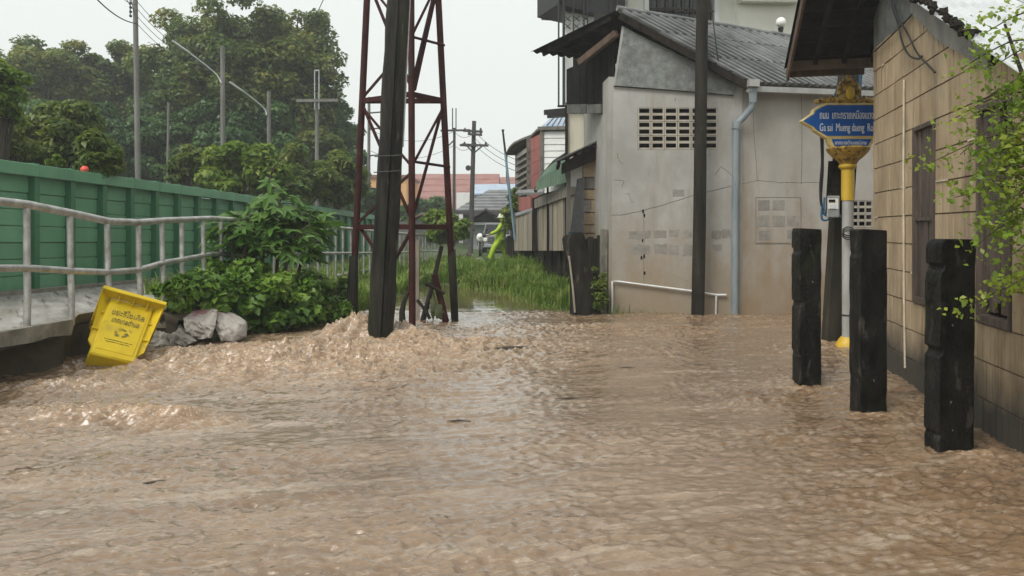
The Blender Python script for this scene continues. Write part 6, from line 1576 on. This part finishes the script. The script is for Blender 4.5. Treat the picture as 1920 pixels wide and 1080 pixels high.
for z_, r_ in ((.60, .222), (.80, .203)):
    link('reflective_band', MB().lathe(pp(938, 449) + V(0, 0, z_ - .60 + .02), [(r_, 0), (r_ + .004, .005), (r_ - .004, .05)], 18).mesh('reflective_band'), m_lamp, pe)
hood = link('hood', MB().blob(hc + V(.05, 0, -.07), (.12, .13, .10), 5, .1, 14, 10).mesh('hood'), m_hivis, pe); smooth(hood, 70)
coat = link('coat_skirt', MB().lathe(pp(938, 449), [(.23, -.0), (.215, .08), (.20, .2), (.18, .3)], 16).mesh('coat_skirt'), m_hivis, pe); smooth(coat, 60)
def hand(wrist, direc, curl):
    vs = [wrist, wrist + direc * .05]; ed = [(0, 1)]; rd_ = [.026, .03]
    side = direc.cross(V(0, 0, 1)).normalized()
    for k in range(4):
        b = len(vs); off = side * (.024 * (k - 1.5))
        Lf = [.030, .036, .033, .025][k]
        vs += [wrist + direc * .085 + off, wrist + direc * (.085 + Lf) + off + curl * .012, wrist + direc * (.085 + Lf * 1.5) + off + curl * .045]
        ed += [(1, b), (b, b + 1), (b + 1, b + 2)]; rd_ += [.011, .010, .008]
    b = len(vs); vs += [wrist + direc * .04 + side * -.05, wrist + direc * .07 + side * -.06 + curl * .03]; ed += [(1, b), (b, b + 1)]; rd_ += [.012, .009]
    return skin_mesh('hand', vs, ed, rd_, 1)
link('hand', hand(pp(919, 439, -.26), V(-.95, 0, -.3).normalized(), V(.2, 0, -1)), m_skin, pe)
link('hand', hand(pp(932, 440, .12), V(-.95, -.1, -.2).normalized(), V(.2, 0, -1)), m_skin, pe)
for a, b, dy in ((919, 486, -.14), (951, 483, .22)):
    q = pp(a, b, dy); link('boot', MB().blob(V(q.x - .05, q.y, .06), (.15, .06, .07), 3, .05, 12, 8).mesh('boot'), m_rubber, pe)
hp0 = at(950, 427, 28.75); hp1 = at(924, 438.5, 28.75); hp2 = at(905, 441, 28.8)
hose = thing('grey_hose', 'grey hose held by the person in lime raincoat, its dark nozzle pointing left', 'hose', hp1)
part('tube', MB().tube(smooth_pts([at(958, 470, 28.9), at(957, 440, 28.8), hp0, hp1, hp2]), .035, 8), m_meter, hose, sm=60)
part('nozzle', MB().tube([hp2 + V(.12, 0, 0), hp2 + V(-.02, 0, -.03)], [.07, .055], 10), m_iron, hose, sm=40)

# ------------------------------------------------------------------ yellow bin
bc = atz(196, 684, 0.0); bc = at(194, 672, 8.35)
bn = thing('yellow_bin', 'muddy yellow recycling bin tipped over and half sunk beside the broken concrete edge', 'bin', V(bc.x, bc.y, 0))
Mb = Matrix.Rotation(math.radians(26), 4, 'Z') @ Matrix.Rotation(math.radians(19), 4, 'Y') @ Matrix.Rotation(math.radians(-50), 4, 'X')
Ob = V(bc.x, bc.y + .10, .02)
def bt(x, y, z): return Ob + (Mb @ V(x, y, z))
def bpart(name, mb, m, parent, **k):
    mb.v = [tuple(bt(*v)) for v in mb.v]; return part(name, mb, m, parent, **k)
hw0, hw1, hd0, hd1, hh_ = .245, .255, .17, .23, .86
body = MB().hexa([(-hw0, -hd0, 0), (hw0, -hd0, 0), (hw0, hd0, 0), (-hw0, hd0, 0), (-hw1, -hd1, hh_), (hw1, -hd1, hh_), (hw1, hd1, hh_), (-hw1, hd1, hh_)])
bo = bpart('body', body, m_yellow, bn, bv=.02, sm=40)
def yf(z): return -(hd0 + (hd1 - hd0) * z / hh_)
rim = MB()
def frame(mb, w, d, w2, d2, z0_, z1_):
    o = [(-w, -d), (w, -d), (w, d), (-w, d)]; i = [(-w2, -d2), (w2, -d2), (w2, d2), (-w2, d2)]
    for k in range(4):
        a, b, c, e = o[k], o[(k + 1) % 4], i[(k + 1) % 4], i[k]
        mb.hexa([(*a, z0_), (*b, z0_), (*c, z0_), (*e, z0_), (*a, z1_), (*b, z1_), (*c, z1_), (*e, z1_)])
frame(rim, .355, .36, hw1 - .01, hd1 - .01, hh_ - .01, hh_ + .02)
bpart('rim', rim, m_yellow, bn, bv=.006)
sk = MB(); frame(sk, .362, .367, .342, .347, hh_ - .035, hh_ + .022); bpart('rim_lip', sk, m_yellow, bn, bv=.006)
for s in (-1, 1):
    bpart('side_wing', MB().prism([(s * hw0 * .98, yf(.1) + .03, .12), (s * .30, yf(.2) + .03, .2), (s * .35, -.31, hh_ - .01), (s * hw1 * .98, yf(hh_) + .03, hh_ - .01)], V(0, .03, 0)), m_yellow, bn)
    for z in (.35, .6):
        bpart('side_rib', MB().box((min(s * hw0, s * .32), yf(z) - .0, z), (max(s * hw0, s * .32), yf(z) + .06, z + .012)), m_yellow, bn)
for k in range(3):
    bpart('rim_rib', MB().prism([(-.16 + k * .16, -.335, hh_ - .012), (-.16 + k * .16, yf(hh_), hh_ - .012), (-.16 + k * .16, yf(hh_ - .1), hh_ - .10)], V(.012, 0, 0)), m_yellow, bn)
bpart('front_panel', MB().hexa([(-.2, yf(.08) - .006, .08), (.2, yf(.08) - .006, .08), (.2, yf(.08) + .02, .08), (-.2, yf(.08) + .02, .08), (-.22, yf(.78) - .006, .78), (.22, yf(.78) - .006, .78), (.22, yf(.78) + .02, .78), (-.22, yf(.78) + .02, .78)]), m_yellow, bn, bv=.006)
slope = math.atan((hd1 - hd0) / hh_)
Rt = (Mb.to_3x3().to_4x4() @ Matrix.Rotation(math.pi / 2 + slope, 4, 'X')).to_euler()
for s_, z, sz, w_ in (('ขยะรีไซเคิล', .60, .12, .36), ('เทศบาลตำบล', .49, .105, .30)):
    text('lettering', s_, bt(-w_ / 2, yf(z) - .012, z), sz, m_ink, bn, rot=Rt, width=w_, extr=.002)
# recycling arrows
ra = MB()
for k in range(3):
    g0 = math.radians(90 + 120 * k)
    def rp(r_, g, dz=0): return (r_ * math.cos(g), None, .36 + r_ * .9 * math.sin(g))
    P = [rp(.075, g0 - .75), rp(.075, g0), rp(.075, g0 + .35), rp(.095, g0 + .30), rp(.062, g0 + .85), rp(.03, g0 + .40), rp(.048, g0 + .35), rp(.045, g0), rp(.048, g0 - .75)]
    Q = [(x, yf(z) - .0085, z) for x, _, z in P]
    n0 = len(Q); ra.add(Q + [(x, y - .003, z) for x, y, z in Q], [tuple(range(n0)), tuple(reversed(range(n0, 2 * n0)))] + [(i, (i + 1) % n0, n0 + (i + 1) % n0, n0 + i) for i in range(n0)])
bpart('recycling_mark', ra, m_ink, bn)
for z, w_ in ((.235, .15), (.205, .13)):
    bpart('printed_line', MB().box((-w_, yf(z) - .011, z), (w_, yf(z) - .005, z + .008)), m_ink, bn)

# ------------------------------------------------------------------ sacks, torn sheets, floating debris
def crumple(name, label, cat, lumps, m, seed):
    mb = MB()
    for k, (px, py, d, rx, ry, rz_) in enumerate(lumps):
        mb.blob(at(px, py, d), (rx, ry, rz_), seed + k, .32, 30, 20, 2.2)
    o = solo(name, mb, m, label, cat, loc=at(*lumps[0][:3]), sm=28); return o
def sheet_sack(name, label, cat, pts, thick, m, seed, sub=3, amp=.035):
    """folded sheet from a closed outline with ridges and hollows"""
    cx = sum(p[0] for p in pts) / len(pts); cy = sum(p[1] for p in pts) / len(pts); rr_ = random.Random(seed)
    mb = MB(); rings = 14; N = len(pts) * 8
    out = []
    for i in range(N):
        a = i / N * len(pts); k = int(a); f = a - k; p, q = pts[k % len(pts)], pts[(k + 1) % len(pts)]
        out.append((p[0] + (q[0] - p[0]) * f, p[1] + (q[1] - p[1]) * f, p[2] + (q[2] - p[2]) * f))
    dm = sum(p[2] for p in pts) / len(pts)
    ph = [rr_.uniform(0, 6.28) for _ in range(6)]
    for side in (-1, 1):
        for j in range(rings + 1):
            s = j / rings
            for i in range(N):
                x = cx + (out[i][0] - cx) * s; y = cy + (out[i][1] - cy) * s; d = dm + (out[i][2] - dm) * s
                g = 2 * math.pi * i / N
                bulge = thick * math.sqrt(max(0, 1 - s * s)) * side
                fold = amp * 2.6 * (1 - 2.4 * abs(float(pnoise(np.array([x / 26.0 + seed]), np.array([y / 34.0 + .35 * x / 26.0]), seed)[0])) - 1.2 * abs(float(pnoise(np.array([x / 11.0]), np.array([y / 13.0 - x / 30.0]), seed + 3)[0])) - .4) * (1 if s < 1 else .3) * -side * -1
                fold += rr_.uniform(-.08, .08) * amp
                P = at(x, y, d); mb.v.append((P.x, P.y + bulge + fold, P.z + rr_.uniform(-.1, .1) * amp))
    K = (rings + 1) * N
    for sd_ in range(2):
        for j in range(rings):
            for i in range(N):
                i2 = (i + 1) % N; q = (sd_ * K + j * N + i, sd_ * K + j * N + i2, sd_ * K + (j + 1) * N + i2, sd_ * K + (j + 1) * N + i)
                mb.f.append(q if sd_ == 0 else tuple(reversed(q)))
    for i in range(N):
        i2 = (i + 1) % N; mb.f.append((rings * N + i, rings * N + i2, K + rings * N + i2, K + rings * N + i))
    return solo(name, mb, m, label, cat, loc=at(cx, cy, dm), sm=62)
sheet_sack('woven_sack', 'crumpled pinkish white woven sack folded over beside the leafy bush', 'sack', [(344, 596, 10.3), (362, 583, 10.5), (392, 575, 10.7), (408, 581, 10.5), (404, 610, 10.2), (396, 634, 10.1), (370, 636, 10.2), (350, 622, 10.2)], .10, m_sack, 2, amp=.028)
sheet_sack('woven_sack', 'round stuffed dirty white sack lying right of the folded sack at the water line', 'sack', [(400, 582, 10.6), (425, 582, 10.8), (450, 594, 10.7), (462, 606, 10.5), (462, 632, 10.4), (440, 642, 10.3), (418, 640, 10.3), (406, 616, 10.4)], .19, m_sack, 4, amp=.022)
sheet_sack('torn_sheet', 'muddy grey crumpled sheet piled between the yellow bin and the sacks', 'sheet', [(276, 622, 9.9), (300, 600, 10.2), (322, 612, 10.2), (324, 650, 9.9), (300, 652, 9.8), (276, 646, 9.8)], .14, m_tarp, 6)
sheet_sack('torn_sheet', 'grey torn sheet with a pale fold leaning on the folded sack', 'sheet', [(318, 630, 10.0), (338, 608, 10.3), (352, 624, 10.2), (368, 640, 10.0), (350, 650, 9.9), (322, 650, 9.9)], .12, m_tarp, 8)
sheet_sack('plastic_scrap', 'pale torn plastic scraps hanging off the end of the concrete apron', 'scrap', [(280, 580, 9.5), (292, 560, 10.0), (306, 572, 9.8), (300, 590, 9.5), (288, 598, 9.4)], .04, m_sack, 12, amp=.02)
solo('mud_mound', MB().blob(at(300, 606, 10.5), (.55, .5, .26), 3, .3, 18, 10), m_soil, 'low mound of mud and roots under the torn sheets', 'mound', sm=50)
fp = atz(955, 660, .0)
fl_ = thing('floating_pallet', 'small dark wooden frame floating on the open water', 'frame', fp + V(0, 0, .03))
for a, b, c, e in ((-.30, -.05, .02, -.02), (-.30, .06, .25, .09), (.02, -.06, .30, -.03), (.28, -.05, .32, .1), (.02, -.06, .03, .1)):
    part('slat', MB().bar(fp + V(a, b, .035), fp + V(c, e, .04), .035, .045), m_debris_wood, fl_)
solo('floating_stick', MB().tube([atz(560, 680, -.02), at(563, 668, 9.2), at(562, 660, 9.2)], [.012, .014, .01], 6), m_debris_wood, 'short dark stick poking out of the rough water below the thick pole', 'stick')
solo('floating_leaf_clump', MB().blob(atz(42, 888, .0), (.06, .05, .035), 3, .3, 12, 8), m_brown_wood, 'small brown clump floating at the left edge of the water', 'clump', sm=40)
for i, (x, y, a_, L_, lab) in enumerate(((1072, 748, .05, .32, 'thin straw stick floating in the middle of the flood'), (945, 610, .2, .25, 'broken brown twig floating near the right tower leg'), (1180, 690, -.1, .3, 'thin dark twig floating left of the notched posts'), (300, 905, .12, .2, 'little brown twig floating in the lower left'), (1010, 610, -.3, .35, 'tan twig drifting at the edge of the flooded grass'), (860, 790, .0, .2, 'small brown twig floating before the thick leaning pole'))):
    p = atz(x, y, .012); dv = V(math.cos(a_), math.sin(a_), 0) * L_ / 2
    solo('floating_twig', MB().tube([p - dv, p + V(0, .01, .008), p + dv], [.006, .009, .005], 5), m_debris_wood if i != 4 else m_plank, lab, 'twig')
sheet_sack('washed_sheet', 'pale muddy sheet washed up on the bank at the lane end', 'sheet', [(868, 492, 25), (885, 484, 26), (905, 484, 26.5), (926, 490, 25.5), (918, 498, 24.6), (880, 500, 24.3)], .15, m_sack, 15, amp=.05)
solo('washed_board', MB().bar(at(876, 476, 27), at(900, 488, 26.5), .12, .08), m_debris_wood, 'dark broken board sticking up behind the washed-up sheet', 'board')
solo('washed_branch', MB().tube([at(905, 488, 26.0), at(930, 489, 26), at(950, 482, 26.3)], [.08, .07, .04], 7), m_debris_wood, 'dark log lying by the feet of the person in lime raincoat', 'log', sm=40)
sheet_sack('flood_scrap', 'white plastic bag caught behind the branches under the tower', 'bag', [(795, 572, 13.2), (803, 558, 13.3), (816, 560, 13.3), (812, 574, 13.2)], .06, m_white, 21, amp=.02)
solo('ibc_box', MB().box((at(700, 0, 40).x, 40, gz(-7, 40)), (at(718, 0, 40).x, 40.6, gz(-7, 40) + 1.0)), m_white, 'white box far off behind the thick leaning pole', 'box', bv=.02)

# ------------------------------------------------------------------ rain haze
hz = MB().box((-95, -14, -2.2), (75, 112, 26)).mesh('haze')
m_haze = bpy.data.materials.new('haze'); m_haze.use_nodes = True
nn_ = m_haze.node_tree.nodes; nn_.clear()
ou = nn_.new('ShaderNodeOutputMaterial'); pv = nn_.new('ShaderNodeVolumePrincipled')
pv.inputs['Color'].default_value = (.93, .95, .95, 1); pv.inputs['Density'].default_value = .0022; pv.inputs['Anisotropy'].default_value = .2
m_haze.node_tree.links.new(pv.outputs[0], ou.inputs['Volume'])
ho_ = link('haze', hz, m_haze); ho_['kind'] = 'stuff'
